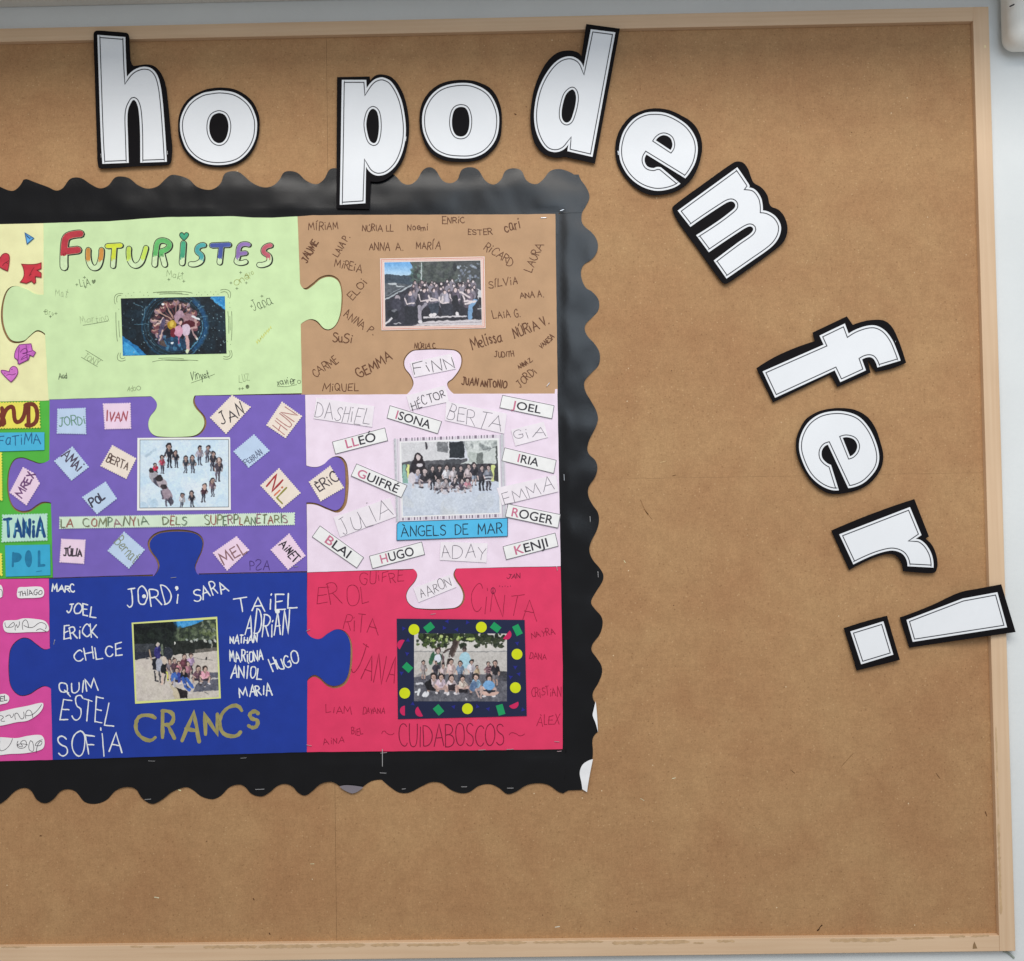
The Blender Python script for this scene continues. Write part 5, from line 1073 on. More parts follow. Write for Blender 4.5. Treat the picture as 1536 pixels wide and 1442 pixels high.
for a in ([(260, 215), (380, 270)], [(270, 488), (450, 486)], [(940, 250), (1010, 170)], [(1080, 290), (1160, 250)], [(1010, 860), (1085, 800)], [(470, 690), (530, 755)], [(380, 430), (400, 300), (440, 250)], [(1110, 390), (1200, 385)]): c.l(a, 9, (110, 150, 170), .7)
c.e(754, 722, 22, 16, (220, 230, 236), -30)
c.speck((110, 150, 560, 860), 50, [(150, 180, 190), (90, 120, 136)], 3, 9, .8); c.speck((1080, 170, 1440, 840), 60, [(170, 196, 204), (90, 124, 136)], 3, 10, .8)
c.finish(1, 3.5)
q = c.view([(95, 152), (1427, 124), (1450, 858), (122, 886)])
o = photo(q, (226, 232, 226), 'dark space photograph of children in a ring on the light green piece'); c.print_on('printed_picture', q, dPh + .00012, o)
# 2 staff on steps
c = Canvas(565, 380, 735, 500, 1536, (66, 70, 78))
for k in range(20): c.p([(90, 110 + k * 11), (560, 110 + k * 11), (560, 125 + k * 11), (90, 125 + k * 11)], (96 + k * 5, 160 + k * 3, 218 + k))
c.p([(100, 295), (170, 280), (300, 305), (430, 300), (540, 280), (560, 430), (100, 420)], (58, 72, 86)); c.p([(100, 400), (280, 400), (420, 430), (470, 420), (100, 580)], (84, 90, 98)); c.p([(140, 405), (270, 400), (270, 435), (160, 425)], (190, 196, 200)); c.l([(270, 440), (370, 460)], 12, (190, 196, 200))
c.p([(450, 110), (1420, 90), (1420, 430), (540, 430), (500, 230)], (64, 68, 70)); c.speck((470, 110, 1100, 420), 90, [(84, 90, 86), (44, 50, 52), (72, 80, 74)], 12, 60, .6); c.speck((470, 110, 640, 400), 40, [(104, 124, 116), (60, 84, 76)], 8, 30, .6); c.speck((1080, 140, 1420, 400), 46, [(176, 188, 200), (40, 42, 50), (130, 140, 160)], 6, 24, .7); c.e(1060, 190, 26, 60, (34, 38, 44))
c.l([(606, 130), (612, 410)], 13, (196, 206, 208))
c.p([(105, 640), (510, 410), (560, 500), (560, 980), (105, 990)], (46, 46, 58)); c.l([(110, 632), (360, 500), (520, 400)], 18, (176, 184, 190)); c.l([(110, 590), (370, 450)], 8, (150, 158, 166)); c.p([(1290, 440), (1420, 510), (1420, 640), (1380, 640)], (200, 200, 204))
c.p([(480, 400), (1300, 400), (1380, 700), (1420, 900), (480, 940)], (36, 34, 44))
for row, (yy, n, x0, x1, h) in enumerate(((372, 12, 530, 1290, 150), (420, 12, 500, 1330, 180), (470, 9, 480, 1300, 220))):
    for k in range(n):
        x = x0 + (x1 - x0) * k / (n - 1) + rng.uniform(-24, 24); y = yy + rng.uniform(-22, 26)
        c.e(x, y + 90, 44, 74, rng.choice([(38, 36, 46), (64, 58, 72), (30, 30, 38), (110, 104, 116), (84, 74, 84), (136, 130, 142)])); c.e(x + 20, y + 80, 14, 50, (120, 112, 124), 10, .5); c.e(x, y + 16, 20, 26, (52, 42, 46)); c.e(x + 3, y + 24, 14, 18, rng.choice([(206, 190, 192), (184, 164, 166), (220, 208, 210)]))
for x, y, sh in ((450, 510, (84, 82, 98)), (640, 470, (62, 58, 72)), (770, 470, (96, 92, 106)), (915, 500, (150, 146, 158)), (1060, 460, (88, 80, 94)), (1240, 480, (92, 82, 94))):
    c.e(x, y + 150, 78, 120, sh); c.e(x + 34, y + 130, 22, 84, tuple(v * 1.4 for v in sh), 0, .6); c.e(x - 40, y + 150, 24, 90, tuple(v * .6 for v in sh), 0, .6); c.e(x, y + 30, 27, 34, (60, 48, 50)); c.e(x + 4, y + 40, 20, 26, (208, 188, 188)); c.l([(x - 70, y + 100), (x - 40, y + 180), (x + 60, y + 170)], 18, (216, 204, 206))
c.p([(380, 720), (560, 720), (560, 960), (380, 960)], (34, 36, 46)); c.l([(580, 720), (590, 930)], 44, (166, 160, 172)); c.l([(600, 760), (660, 690)], 40, (150, 146, 158)); c.e(590, 930, 36, 26, (214, 210, 214))
c.l([(680, 660), (740, 610), (830, 640)], 26, (206, 194, 196)); c.p([(690, 690), (850, 670), (830, 840), (740, 840)], (52, 60, 74)); c.e(735, 840, 30, 22, (222, 218, 220)); c.e(782, 838, 26, 26, (222, 218, 220)); c.l([(880, 740), (890, 590)], 24, (206, 196, 198)); c.p([(860, 680), (1030, 690), (1040, 840), (880, 850)], (44, 46, 58)); c.p([(1010, 600), (1090, 560), (1130, 830), (1060, 840)], (28, 28, 38)); c.e(1092, 830, 24, 36, (226, 222, 224)); c.l([(1130, 530), (1200, 570), (1260, 600)], 24, (214, 202, 204))
c.l([(1330, 650), (1270, 720), (1265, 880)], 56, (120, 158, 196)); c.l([(1210, 690), (1340, 650)], 24, (216, 206, 208))
c.e(280, 620, 38, 46, (160, 152, 160)); c.e(270, 700, 70, 90, (58, 58, 72)); c.e(220, 830, 80, 70, (30, 32, 42)); c.e(235, 780, 40, 16, (110, 112, 120))
c.l([(640, 872), (1220, 856)], 20, (206, 202, 206)); c.p([(480, 985), (690, 920), (1420, 900), (1425, 980)], (202, 196, 200)); c.l([(500, 960), (1420, 935)], 8, (120, 112, 118), .6); c.l([(120, 960), (205, 885)], 24, (204, 202, 206)); c.l([(240, 955), (330, 950)], 12, (180, 180, 186)); c.l([(1370, 750), (1420, 748)], 14, (206, 204, 206)); c.p([(1380, 590), (1420, 600), (1420, 720), (1370, 680)], (30, 30, 40))
c.finish(1, 3)
qo = c.view([(45, 72), (1462, 45), (1476, 1016), (66, 1046)]); q = c.view([(104, 125), (1406, 99), (1426, 972), (118, 993)])
o = photo(qo, (238, 216, 208), 'photograph of adults seated on steps, in a pale pink striped border'); c.print_on('printed_picture', q, dPh + .00012, o)
ink = Ink(); ink.ribbon(offset(qo, -1.9), 1.7, closed=True, dz=0); ink.ribbon(offset(qo, -4.2), .7, closed=True, dz=0); ink.obj('border_stripe', dPh + .0001, [mat((214, 160, 146), 'ink')], o)
# 3 heart of children
c = Canvas(200, 650, 352, 772, 1536, (202, 222, 238))
c.speck((100, 100, 1440, 1130), 40, [(190, 216, 238), (214, 230, 242), (222, 230, 240)], 60, 220, .35); c.l([(190, 350), (330, 250)], 40, (168, 190, 206), .6); c.speck((150, 1000, 330, 1110), 6, [(180, 206, 226)], 30, 70, .5)
D1 = (44, 46, 56)
for (x, y, h, sh, lg, le) in ((540, 150, 380, (40, 42, 52), (36, 38, 48), 10), (636, 252, 280, (38, 42, 54), (48, 50, 62), 16), (432, 326, 290, (176, 70, 92), (60, 58, 72), 10), (325, 446, 230, (196, 40, 72), (40, 36, 48), 24), (797, 338, 275, (52, 58, 70), (64, 66, 80), -4), (896, 330, 285, (70, 76, 86), (76, 78, 92), 6), (1002, 182, 310, (156, 150, 164), (64, 64, 80), 6), (1136, 186, 260, (96, 94, 106), (66, 66, 80), -22),
                              (1212, 270, 310, (56, 54, 64), (60, 58, 72), -16), (1300, 366, 380, (70, 64, 74), (88, 82, 96), -22), (1196, 680, 290, (112, 92, 104), (60, 56, 68), 6), (1084, 762, 290, (70, 44, 54), (44, 42, 54), -24), (886, 872, 270, (44, 44, 54), (60, 60, 72), 4), (740, 896, 260, (188, 190, 200), (70, 70, 84), -6)):
    c.person(x, y, h, sh, lg, (40, 36, 42), (178, 150, 142), lean=le * .6, big=1.25)
c.l([(520, 240), (465, 350)], 16, (44, 46, 56))
for (x, y, h, sh) in ((275, 540, 230, (166, 164, 172)), (395, 640, 230, (170, 160, 168)), (470, 800, 240, (150, 134, 146))):
    c.e(x + 40, y + 120, 70, 100, sh, -30); c.e(x + 84, y + 210, 40, 80, (80, 78, 92), -32); c.e(x, y + 26, 40, 34, (48, 42, 46))
c.e(395, 690, 62, 40, (48, 42, 46)); c.e(450, 800, 44, 30, (54, 48, 52)); c.e(495, 930, 66, 84, (156, 140, 152)); c.l([(500, 1000), (495, 1100)], 26, (92, 88, 102)); c.l([(540, 1000), (565, 1095)], 24, (70, 66, 80)); c.l([(420, 880), (450, 990)], 24, (90, 86, 100))
c.e(1080, 820, 30, 44, (190, 160, 150)); c.e(1296, 400, 24, 30, (206, 184, 176))
c.finish(1, 3)
qo = c.view([(62, 72), (1455, 60), (1468, 72), (1478, 1164), (57, 1173)]); q = c.view([(104, 105), (1441, 100), (1441, 1115), (100, 1131)])
o = photo(qo, (238, 236, 244), 'white-bordered photograph of children standing in a heart shape on the purple piece'); c.print_on('printed_picture', q, dPh + .00012, o)
ink = Ink(); ink.ribbon(offset(q, .3), .8, closed=True, dz=.0001); ink.obj('border_line', dPh + .0001, [mat((92, 94, 96), 'ink')], o)
# 4 class in the playground, almost black and white
c = Canvas(585, 645, 770, 790, 1536, (208, 212, 222))
c.p([(130, 150), (740, 130), (740, 400), (130, 420)], (206, 206, 210)); c.p([(130, 400), (680, 370), (960, 360), (960, 520), (130, 600)], (92, 92, 98)); c.l([(450, 160), (458, 230)], 28, (66, 62, 70)); c.p([(590, 150), (720, 145), (720, 290), (590, 270)], (120, 122, 126)); c.p([(735, 150), (930, 140), (930, 350), (740, 350)], (34, 40, 46)); c.p([(930, 140), (1340, 120), (1340, 420), (860, 430), (980, 380)], (196, 202, 200)); c.speck((930, 130, 1330, 250), 30, [(150, 156, 156), (220, 224, 224), (110, 116, 118)], 10, 46, .5); c.p([(1080, 290), (1160, 280), (1160, 420), (1080, 420)], (110, 116, 114)); c.p([(980, 270), (1080, 290), (1080, 420), (980, 400)], (176, 184, 180))
c.l([(1160, 250), (1330, 210)], 8, (80, 84, 88)); c.l([(1330, 210), (1335, 420)], 24, (70, 74, 72)); c.p([(660, 380), (900, 360), (880, 430), (680, 440)], (70, 72, 78)); c.p([(470, 430), (1360, 420), (1360, 640), (470, 660)], (60, 60, 66))
c.p([(152, 440), (190, 430), (225, 660), (160, 670)], (136, 176, 164)); c.p([(205, 440), (240, 430), (250, 600), (220, 600)], (214, 220, 140)); c.p([(1260, 440), (1310, 430), (1300, 640), (1255, 640)], (204, 214, 140)); c.p([(1310, 430), (1355, 430), (1360, 670), (1290, 670)], (56, 56, 60))
c.p([(130, 660), (1370, 640), (1380, 1050), (130, 1090)], (196, 204, 218)); c.speck((150, 800, 1370, 1060), 20, [(204, 212, 224), (188, 196, 210), (200, 204, 206)], 50, 180, .4)
c.e(350, 450, 88, 110, (38, 34, 42)); c.l([(285, 430), (262, 540)], 40, (40, 36, 44)); c.l([(415, 430), (440, 530)], 36, (34, 30, 38)); c.e(352, 365, 54, 82, (36, 28, 34)); c.e(352, 345, 24, 36, (206, 192, 192)); c.e(365, 440, 34, 26, (206, 200, 206))
for x, y, sh, lg in ((530, 450, (34, 34, 42), (52, 52, 62)), (615, 440, (38, 36, 44), (120, 112, 116)), (703, 435, (206, 206, 214), (60, 60, 68)), (790, 440, (184, 178, 184), (160, 152, 160)), (880, 440, (44, 42, 50), (60, 56, 64)), (980, 420, (176, 164, 168), (84, 60, 72)), (1048, 404, (44, 42, 52), (140, 150, 166)), (1142, 436, (56, 54, 64), (34, 34, 42)), (1225, 430, (120, 124, 136), (66, 62, 70))):
    c.person(x, y, 300 if x < 1100 else 330, sh, lg, (42, 36, 40), (196, 176, 174))
for k in range(4): c.l([(1182, 570 + k * 22), (1256, 565 + k * 22)], 11, (226, 230, 238) if k % 2 else (70, 72, 84))
for x, y, sh in ((345, 470, (158, 162, 182)), (432, 470, (48, 46, 54)), (600, 600, (176, 172, 178)), (690, 600, (150, 144, 150)), (805, 590, (54, 52, 62)), (895, 605, (88, 76, 92)), (965, 595, (186, 130, 144))):
    c.person(x, y, 190 if x > 500 else 270, sh, (84, 78, 88), (48, 42, 46), (206, 190, 190), sit=True)
c.e(275, 600, 46, 70, (206, 200, 208)); c.speck((520, 700, 1000, 790), 26, [(200, 196, 204), (60, 56, 64), (150, 136, 140)], 8, 22, .8)
c.finish(1, 3.5)
qo = c.view([(40, 120), (1428, 58), (1462, 1096), (72, 1142)]); qw = c.view([(118, 150), (1356, 104), (1388, 1044), (146, 1094)]); q = c.view([(140, 160), (1335, 126), (1366, 1030), (162, 1075)])
o = photo(qo, (222, 214, 224), 'grey playground class photograph with a dashed border on the pink piece')
ink = Ink(); ink.poly(qw); ink.obj('white_border', dPh + .0001, [mat((232, 232, 240), 'gloss')], o)
c.print_on('printed_picture', q, dPh + .00022, o)
ink = Ink()
for k, x in enumerate(range(130, 1340, 36)):
    for side in (0, 1):
        xx = x + 32 * side; y = (122 - (xx - 130) * .036) if not side else (1110 - (xx - 160) * .034)
        m_ = (0, 2, 1, 2, 0, 1)[k % 6]; wd = (16, 8, 30, 6, 14, 10)[k % 6]
        ink.poly(Fz4([(xx - wd / 2, y - 22), (xx + wd / 2, y - 22), (xx + wd / 2, y + 20), (xx - wd / 2, y + 20)]) if False else c.view([(xx - wd / 2, y - 20), (xx + wd / 2, y - 20), (xx + wd / 2, y + 18), (xx - wd / 2, y + 18)]), m_)
for x, x2 in ((52, 84), (92, 122), (1372, 1404), (1412, 1440)):
    for s_, wd in ((0, .9),):
        ink.ribbon(c.view([(x, 116 - x * .04), (x2, 1136 - x * .035)]), 1.2 if x in (52, 1372) else .7, mi=2)
ink.ribbon(c.view([(64, 118), (94, 1136)]), 3.0, mi=3, dz=0); ink.ribbon(c.view([(1392, 62), (1424, 1092)]), 3.0, mi=3, dz=0)
ink.obj('border_dashes', dPh + .0001, [mat((116, 106, 122), 'ink'), mat((134, 122, 138), 'ink'), mat((184, 176, 190), 'ink'), mat((196, 198, 204), 'ink')], o)
# 5 class in a sandy yard
c = Canvas(190, 920, 340, 1060, 1536, (196, 188, 180))
c.p([(90, 150), (1380, 80), (1400, 600), (110, 700)], (26, 32, 32)); c.p([(700, 110), (1180, 80), (1180, 230), (760, 250)], (44, 138, 206)); c.speck((720, 110, 1050, 240), 10, [(96, 170, 220)], 20, 60, .5); c.p([(1000, 190), (1180, 110), (1390, 80), (1400, 440), (700, 440), (720, 300), (830, 220)], (52, 62, 52)); c.speck((720, 220, 1390, 420), 90, [(84, 98, 74), (34, 42, 38), (110, 122, 96), (66, 76, 64)], 12, 44, .6); c.speck((1120, 120, 1390, 420), 50, [(112, 124, 84), (84, 96, 62), (150, 158, 140)], 8, 34, .6)
c.p([(690, 430), (1400, 400), (1400, 580), (700, 620)], (36, 40, 38)); c.speck((850, 400, 1380, 440), 12, [(214, 216, 210), (170, 180, 176)], 10, 26, .8); c.speck((110, 160, 720, 460), 40, [(14, 20, 22), (34, 44, 38)], 30, 90, .5); c.p([(120, 470), (420, 470), (460, 680), (120, 710)], (60, 64, 70)); c.p([(120, 590), (460, 590), (460, 700), (120, 720)], (40, 44, 56)); c.e(742, 460, 9, 26, (232, 232, 226)); c.l([(1300, 440), (1308, 570)], 12, (150, 152, 140)); c.p([(1050, 560), (1400, 520), (1400, 590), (1050, 600)], (104, 100, 94))
c.p([(115, 715), (700, 640), (1400, 580), (1430, 1330), (130, 1390)], (200, 192, 184)); c.speck((130, 720, 1420, 1350), 40, [(208, 198, 190), (190, 182, 176), (210, 204, 190)], 40, 160, .35); c.p([(740, 1130), (930, 1200), (940, 1310), (820, 1310)], (34, 30, 34)); c.p([(1240, 910), (1420, 905), (1425, 1180), (1020, 1210), (1060, 1100)], (92, 94, 108)); c.p([(1250, 1000), (1420, 995), (1420, 1015), (1250, 1020)], (190, 186, 186)); c.p([(640, 1060), (760, 1150), (830, 1310), (740, 1320), (700, 1180)], (196, 184, 160)); c.l([(1030, 690), (1320, 722)], 10, (120, 116, 112), .7); c.e(1226, 700, 14, 28, (40, 38, 40)); c.e(310, 706, 30, 12, (80, 78, 82)); c.l([(1200, 1215), (1245, 1240)], 12, (120, 118, 118))
c.l([(348, 560), (380, 720)], 18, (170, 146, 124)); c.person(480, 450, 300, (54, 54, 120), (44, 46, 70), (190, 182, 176), (206, 190, 180)); c.e(470, 620, 50, 76, (48, 46, 112)); c.l([(600, 520), (690, 600)], 14, (110, 112, 118)); c.e(640, 620, 70, 100, (46, 50, 60)); c.e(545, 560, 20, 90, (110, 120, 104)); c.p([(385, 700), (460, 690), (470, 880), (400, 870)], (28, 30, 38)); c.l([(430, 900), (440, 1030), (480, 1050)], 24, (60, 58, 64)); c.e(495, 800, 50, 110, (166, 170, 184)); c.e(580, 850, 56, 90, (26, 28, 34)); c.e(582, 730, 36, 60, (206, 190, 176)); c.l([(560, 930), (540, 1090)], 24, (216, 190, 176)); c.l([(600, 930), (570, 1080)], 16, (70, 62, 60)); c.p([(610, 900), (650, 890), (650, 1040), (620, 1040)], (206, 206, 96)); c.l([(500, 900), (520, 1060)], 22, (70, 70, 76))
for x, y, h, sh, lg in ((665, 700, 330, (120, 112, 120), (150, 140, 140)), (735, 690, 330, (90, 66, 76), (80, 76, 90)), (800, 730, 300, (196, 130, 142), (150, 84, 96)), (880, 620, 380, (104, 60, 72), (60, 52, 60)), (985, 610, 340, (186, 160, 196), (50, 44, 58)), (940, 740, 330, (170, 120, 134), (90, 66, 84))): c.person(x, y, h, sh, lg, (70, 58, 56), (206, 176, 162))
for x, y, h, sh in ((1095, 800, 310, (104, 76, 88)), (1205, 810, 300, (226, 160, 176)), (770, 830, 300, (70, 106, 186)), (880, 830, 280, (26, 28, 36))): c.person(x, y, h, sh, (56, 50, 60), (62, 50, 48), (206, 176, 162), sit=True)
c.l([(862, 1000), (905, 1120), (955, 1180)], 52, (56, 90, 170)); c.l([(920, 1000), (1010, 1140)], 48, (66, 106, 188)); c.l([(880, 1040), (930, 1130)], 10, (40, 66, 130), .7); c.p([(690, 920), (760, 910), (760, 1010), (690, 1060)], (74, 114, 190)); c.p([(780, 920), (830, 920), (830, 1060), (780, 1080)], (52, 66, 150)); c.speck((700, 1040, 1250, 1140), 16, [(210, 204, 206), (60, 54, 60)], 8, 22, .8); c.e(975, 1225, 24, 18, (214, 206, 204)); c.l([(735, 1010), (740, 1130)], 26, (176, 176, 186)); c.l([(1150, 930), (1170, 1000), (1240, 990)], 20, (232, 176, 190))
c.finish(1, 3.5)
qo = c.view([(76, 146), (1390, 54), (1447, 1308), (130, 1392)]); q = c.view([(103, 166), (1371, 91), (1418, 1290), (152, 1354)])
o = photo(qo, (214, 222, 140), 'yellow-edged photograph of a class in a sunny sand yard on the blue piece'); c.print_on('printed_picture', q, dPh + .00012, o)
# 6 class under a tree, in a navy confetti frame
c = Canvas(590, 920, 795, 1085, 1536, (198, 194, 190))
c.p([(225, 225), (1285, 225), (1285, 440), (225, 440)], (206, 202, 198)); c.p([(225, 435), (1285, 430), (1285, 680), (225, 720)], (192, 188, 184)); c.l([(230, 432), (1280, 430)], 9, (140, 140, 142)); c.p([(225, 715), (500, 690), (1285, 680), (1285, 1000), (225, 1000)], (98, 98, 106)); c.p([(1180, 640), (1285, 660), (1285, 760), (1180, 760)], (64, 64, 70)); c.speck((240, 730, 1280, 990), 40, [(112, 112, 120), (84, 84, 94)], 20, 90, .4)
c.p([(690, 240), (770, 240), (720, 350), (640, 560), (595, 610), (640, 400)], (66, 54, 52)); c.l([(740, 300), (690, 430), (650, 520)], 26, (92, 76, 72), .7); c.l([(640, 400), (560, 440)], 20, (74, 62, 60))
c.speck((300, 232, 1260, 300), 110, [(36, 48, 30), (54, 70, 38), (26, 34, 24)], 14, 40, .95); c.speck((270, 290, 620, 390), 60, [(40, 54, 32), (70, 86, 44), (30, 40, 28)], 8, 26, .9); c.speck((880, 280, 1260, 380), 60, [(34, 44, 30), (52, 60, 40)], 8, 26, .9); c.speck((740, 340, 820, 390), 14, [(34, 44, 30)], 8, 20, .9); c.speck((380, 260, 900, 310), 22, [(150, 176, 84), (196, 210, 140)], 6, 20, .8); c.e(870, 290, 46, 18, (190, 206, 120), 0, .8)
c.person(500, 384, 330, (60, 92, 74), (70, 70, 80), (64, 48, 46), (206, 178, 170)); c.e(430, 510, 24, 74, (52, 96, 70), 14); c.e(498, 510, 38, 46, (214, 218, 230)); c.e(800, 400, 24, 34, (60, 54, 54)); c.e(802, 430, 22, 28, (120, 100, 96)); c.e(805, 530, 66, 96, (164, 202, 216)); c.e(560, 520, 14, 60, (96, 78, 82))
for x, y, h, sh, lg in ((338, 524, 230, (150, 140, 142), (130, 124, 124)), (478, 530, 230, (56, 52, 62), (60, 58, 66)), (560, 560, 230, (192, 176, 178), (70, 66, 74)), (650, 515, 280, (206, 182, 180), (186, 160, 156)), (750, 532, 270, (116, 138, 164), (60, 64, 80)), (875, 520, 260, (206, 202, 212), (80, 80, 92)), (940, 580, 200, (176, 156, 128), (120, 104, 100)), (1065, 546, 220, (92, 66, 74), (70, 60, 66)), (1145, 526, 300, (40, 38, 44), (120, 116, 120))): c.person(x, y, h, sh, lg, (42, 36, 36), (200, 168, 156))
for k in range(3): c.l([(1030, 622 + k * 22), (1098, 622 + k * 22)], 8, (150, 120, 126))
for x, y, h, sh in ((450, 670, 250, (190, 176, 180)), (535, 680, 240, (206, 186, 200)), (655, 690, 240, (206, 190, 196)), (778, 700, 220, (206, 192, 182)), (926, 676, 260, (150, 186, 214)), (1075, 690, 270, (128, 172, 214))): c.person(x, y, h, sh, (176, 150, 146), (44, 36, 36), (206, 174, 162), sit=True)
c.p([(350, 790), (420, 730), (440, 830), (480, 850), (470, 880), (380, 860)], (30, 28, 34)); c.p([(610, 800), (700, 800), (690, 870), (620, 870)], (48, 40, 46)); c.p([(730, 860), (840, 850), (830, 895), (740, 895)], (34, 32, 38)); c.e(900, 820, 40, 60, (92, 116, 150), 12); c.p([(1010, 860), (1150, 860), (1140, 910), (1030, 920)], (40, 42, 54)); c.e(1040, 905, 60, 22, (206, 172, 160), 14); c.e(1130, 905, 60, 22, (206, 172, 160), -16); c.e(1075, 812, 64, 52, (118, 166, 212)); c.l([(930, 870), (960, 940)], 20, (190, 166, 160)); c.l([(985, 860), (985, 950)], 18, (190, 166, 160))
c.e(345, 915, 20, 30, (226, 226, 232), 24); c.e(380, 910, 16, 32, (220, 220, 226), 24); c.e(612, 905, 16, 20, (226, 222, 226)); c.e(690, 900, 16, 16, (226, 222, 226)); c.l([(280, 920), (296, 860)], 20, (224, 226, 230)); c.l([(255, 890), (280, 885)], 16, (214, 216, 220)); c.l([(265, 792), (325, 790)], 20, (206, 206, 212)); c.e(818, 962, 16, 8, (206, 204, 210), 40); c.l([(620, 505), (650, 495), (670, 510)], 10, (230, 226, 226)); c.l([(635, 470), (640, 510)], 8, (220, 216, 214))
c.finish(1, 3.5)
qo = c.view([(38, 62), (1476, 76), (1500, 1156), (52, 1191)]); q = c.view([(234, 226), (1276, 230), (1277, 992), (232, 990)])
o = tag(sheet('confetti_photo_frame', [qo], dPh, .0004, mat((26, 34, 66), 'card'), None, 20, wave, False), 'navy card with paper confetti around a class photograph under a tree', 'photo frame')
c.print_on('printed_picture', q, dPh + .00015, o)
dS = dPh + .0003
def sticker(loop, col, d=dS): sheet('confetti', [c.view(loop)], d, .00012, mat(col, 'paper'), o, 0, wave, False)
def ring(cx, cy, r_, a0=0, a1=360, n=20):
    return [(cx + r_ * math.cos(math.radians(a0 + (a1 - a0) * i / n)), cy + r_ * math.sin(math.radians(a0 + (a1 - a0) * i / n))) for i in range(n if a1 - a0 == 360 else n + 1)]
for (x, y) in ((232, 184), (989, 157), (1390, 461), (1372, 837), (833, 1074), (128, 899)): sticker(ring(x, y, 61), (206, 216, 28))
def rrect(cx, cy, w_, h_, a):
    ca, sa = math.cos(math.radians(a)), math.sin(math.radians(a))
    return [(cx + u * ca - v * sa, cy + u * sa + v * ca) for u, v in ((-w_/2, -h_/2), (w_/2, -h_/2), (w_/2, h_/2), (-w_/2, h_/2))]
for (x, y, a, w_, h_) in ((402, 160, -38, 106, 80), (1150, 160, 38, 104, 78), (1395, 190, 64, 118, 76), (160, 610, 42, 100, 78), (508, 1088, 50, 104, 82), (1206, 1086, 74, 118, 78)): sticker(rrect(x, y, w_, h_, a), (30, 150, 92))
for (x, y, a, r_) in ((100, 356, 118, 58), (1270, 240, -130 + 90 - 10, 58), (1352, 1018, 145 + 190 - 360 + 0, 56), (130, 1096, 90, 56), (305, 1104, 62, 60)):
    sticker(ring(x, y, r_, a, a + 180, 12), (200, 38, 92))
for i, (x, y) in enumerate(((115, 172), (606, 92), (570, 166), (714, 184), (832, 104), (164, 305), (155, 455), (92, 672), (218, 1020), (678, 1052), (944, 1050), (1066, 1076), (1456, 1084), (1392, 338), (1370, 606), (1412, 684), (1318, 718))):
    a = rng.uniform(0, 360); sticker(smooth_loop([(x + r_ * math.cos(math.radians(a + k * 60)), y + r_ * math.sin(math.radians(a + k * 60))) + ((1,) if k % 2 == 0 else ()) for k, r_ in enumerate((30, 13, 30, 13, 30, 13))], True, 6), (38, 42, 132), dS - .00005)

# ------------------------------------------------------------------ staples
mt = mat((216, 218, 222), 'metal'); mw = mat((226, 224, 226), 'plastic')
def staple(a, b, lab, d=.0052, wd=1.15, m=mt):
    P = W([a, b], [d, d]); ax = P[1] - P[0]; L_ = np.linalg.norm(ax); ax /= L_
    up = np.array([0, -1.0, 0]); sd = np.cross(ax, up); r = wd / 917 / 2
    vs_, fs_ = [], []
    path = [(P[0] - up * .0035), P[0] - ax * 0 - up * .0004, P[0] + ax * .0006, P[1] - ax * .0006, P[1] - up * .0004, P[1] - up * .0035]
    for i, p in enumerate(path):
        t = unit3(path[min(i + 1, 5)] - path[max(i - 1, 0)]); n1 = np.cross(t, sd)
        for k in range(6):
            an = math.pi * 2 * k / 6; vs_.append(p + sd * r * math.cos(an) + n1 * r * math.sin(an))
    for i in range(5):
        for k in range(6): fs_.append((i * 6 + k, i * 6 + (k + 1) % 6, (i + 1) * 6 + (k + 1) % 6, (i + 1) * 6 + k))
    fs_ += [tuple(range(6)), tuple(range(30, 36))]
    tag(build('staple', vs_, fs_, m), lab, 'staple', 'staples holding the paper')
def unit3(v): return v / np.linalg.norm(v)
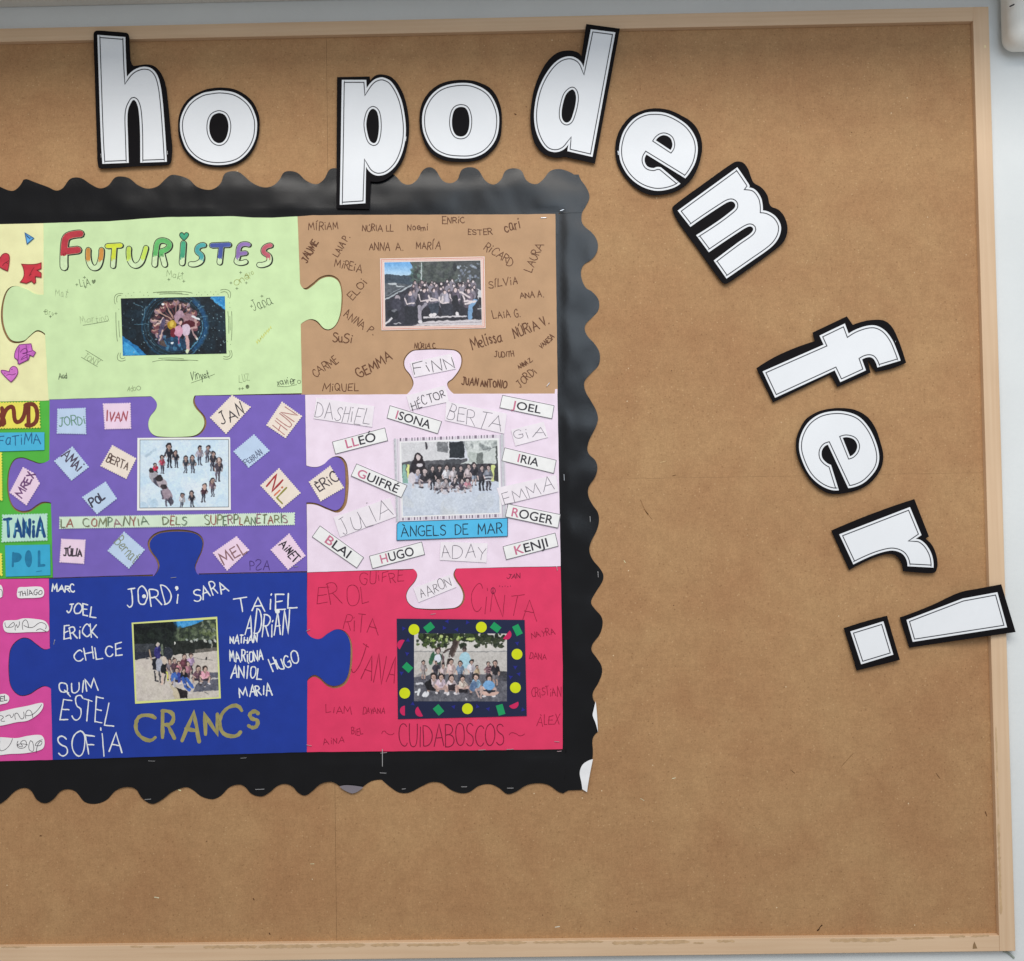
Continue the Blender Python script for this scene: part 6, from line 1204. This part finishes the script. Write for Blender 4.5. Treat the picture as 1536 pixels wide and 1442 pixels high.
for a, b, lab, d in (((811, 327), (820, 326.6), 'silver staple at the top right corner of the brown piece', .0044), ((820, 580), (824.5, 574), 'slanting silver staple at the lower right corner of the brown piece', .0044),
    ((840, 316.5), (846, 314.5), 'silver staple where the top and right border strips meet', .0035), ((256, 867), (264, 866.2), 'silver staple at the top edge of the blue piece', .0046), ((80.5, 967), (82, 960.5), 'silver staple at the left neck of the blue piece', .0046),
    ((459, 947), (464.5, 944.5), 'silver staple at the right neck of the blue piece', .0048), ((459.5, 1117.5), (467, 1119), 'silver staple at the lower left corner of the red piece', .0045), ((646, 921.8), (653, 920.8), 'silver staple above the confetti frame', .0043),
    ((832, 1112.6), (839, 1113), 'silver staple at the lower right corner of the red piece', .0043), ((440.5, 850.5), (447, 849.5), 'silver staple at the lower right corner of the purple piece', .0047),
    ((835, 850), (836, 856), 'upright silver staple where pink and red pieces meet', .0046), ((846, 712), (846.5, 721), 'upright silver staple on the right strip beside the middle of the pink piece', .0042), ((885, 775), (885.3, 783), 'upright silver staple near a scallop of the right strip, middle', .0040),
    ((897, 858), (897.3, 866), 'upright silver staple near a scallop of the right strip, lower', .0040), ((217, 1199.5), (226, 1199), 'silver staple on a bottom scallop under the blue piece', .0036), ((383, 1184.5), (396, 1184), 'silver staple on a bottom scallop left of the board seam', .0036),
    ((603, 1184), (608, 1183.5), 'silver staple on a bottom scallop right of the strip joint', .0036), ((692, 1180.5), (700, 1180.5), 'silver staple on a bottom scallop under the confetti frame', .0036), ((761, 1182.5), (770, 1182.5), 'bright silver staple on the bottom scallop nearest the corner', .0036),
    ((570, 1159.5), (579, 1160), 'silver staple across the joint of the bottom strips', .0038), ((571, 1130), (580, 1129), 'silver staple at the upper end of the bottom strip joint', .0042), ((718, 1125.5), (728, 1125), 'silver staple on the lower edge of the red piece, middle', .0045),
    ((760, 1124.5), (770, 1124), 'silver staple on the lower edge of the red piece, right', .0045), ((836, 1127.5), (842, 1127), 'silver staple just under the lower right corner of the red piece', .0045), ((222, 1141.5), (232, 1142), 'dull staple at the lower edge of the blue piece', .0036), ((361, 1137.5), (369, 1137), 'dull staple under the right end of the blue piece', .0036),
    ((151.5, 230), (152, 237), 'tiny staple beside the left leg of the letter h', .0066), ((251, 226), (251.5, 233), 'tiny staple beside the right leg of the letter h', .0066), ((518.5, 308.6), (526, 308.9), 'tiny staple at the foot of the letter p', .0066), ((609, 205), (608.4, 212), 'tiny staple on the bowl of the letter p', .0066),
    ((1343, 511), (1345, 518), 'tiny staple on the hook of the letter f', .0066), ((1378, 777), (1381, 784), 'tiny staple on the top end of the letter r', .0066), ((927, 226), (927.6, 233), 'tiny staple on the left side of the upper letter e', .0066)):
    staple(a, b, lab, d, .8 if 'tiny' in lab or 'dull' in lab else 1.05)
# pale torn edge where the two bottom strips meet
ink = Ink(); ink.ribbon([(573.6, 1125), (573.4, 1149)], 1.5); ink.ribbon([(573.4, 1166), (574.6, 1172)], 1.3)
te = Ink()
o = tag(sheet('torn_edge', [[(573.1, 1124), (574.1, 1124), (574.0, 1150), (573.2, 1150)]], .0046, .0002, mat((168, 168, 168), 'paper'), None, 0, flat), 'thin white torn paper edge at the joint of the bottom border strips', 'paper edge')
for ob in list(bpy.data.objects):
    if '_org' in ob: del ob['_org']
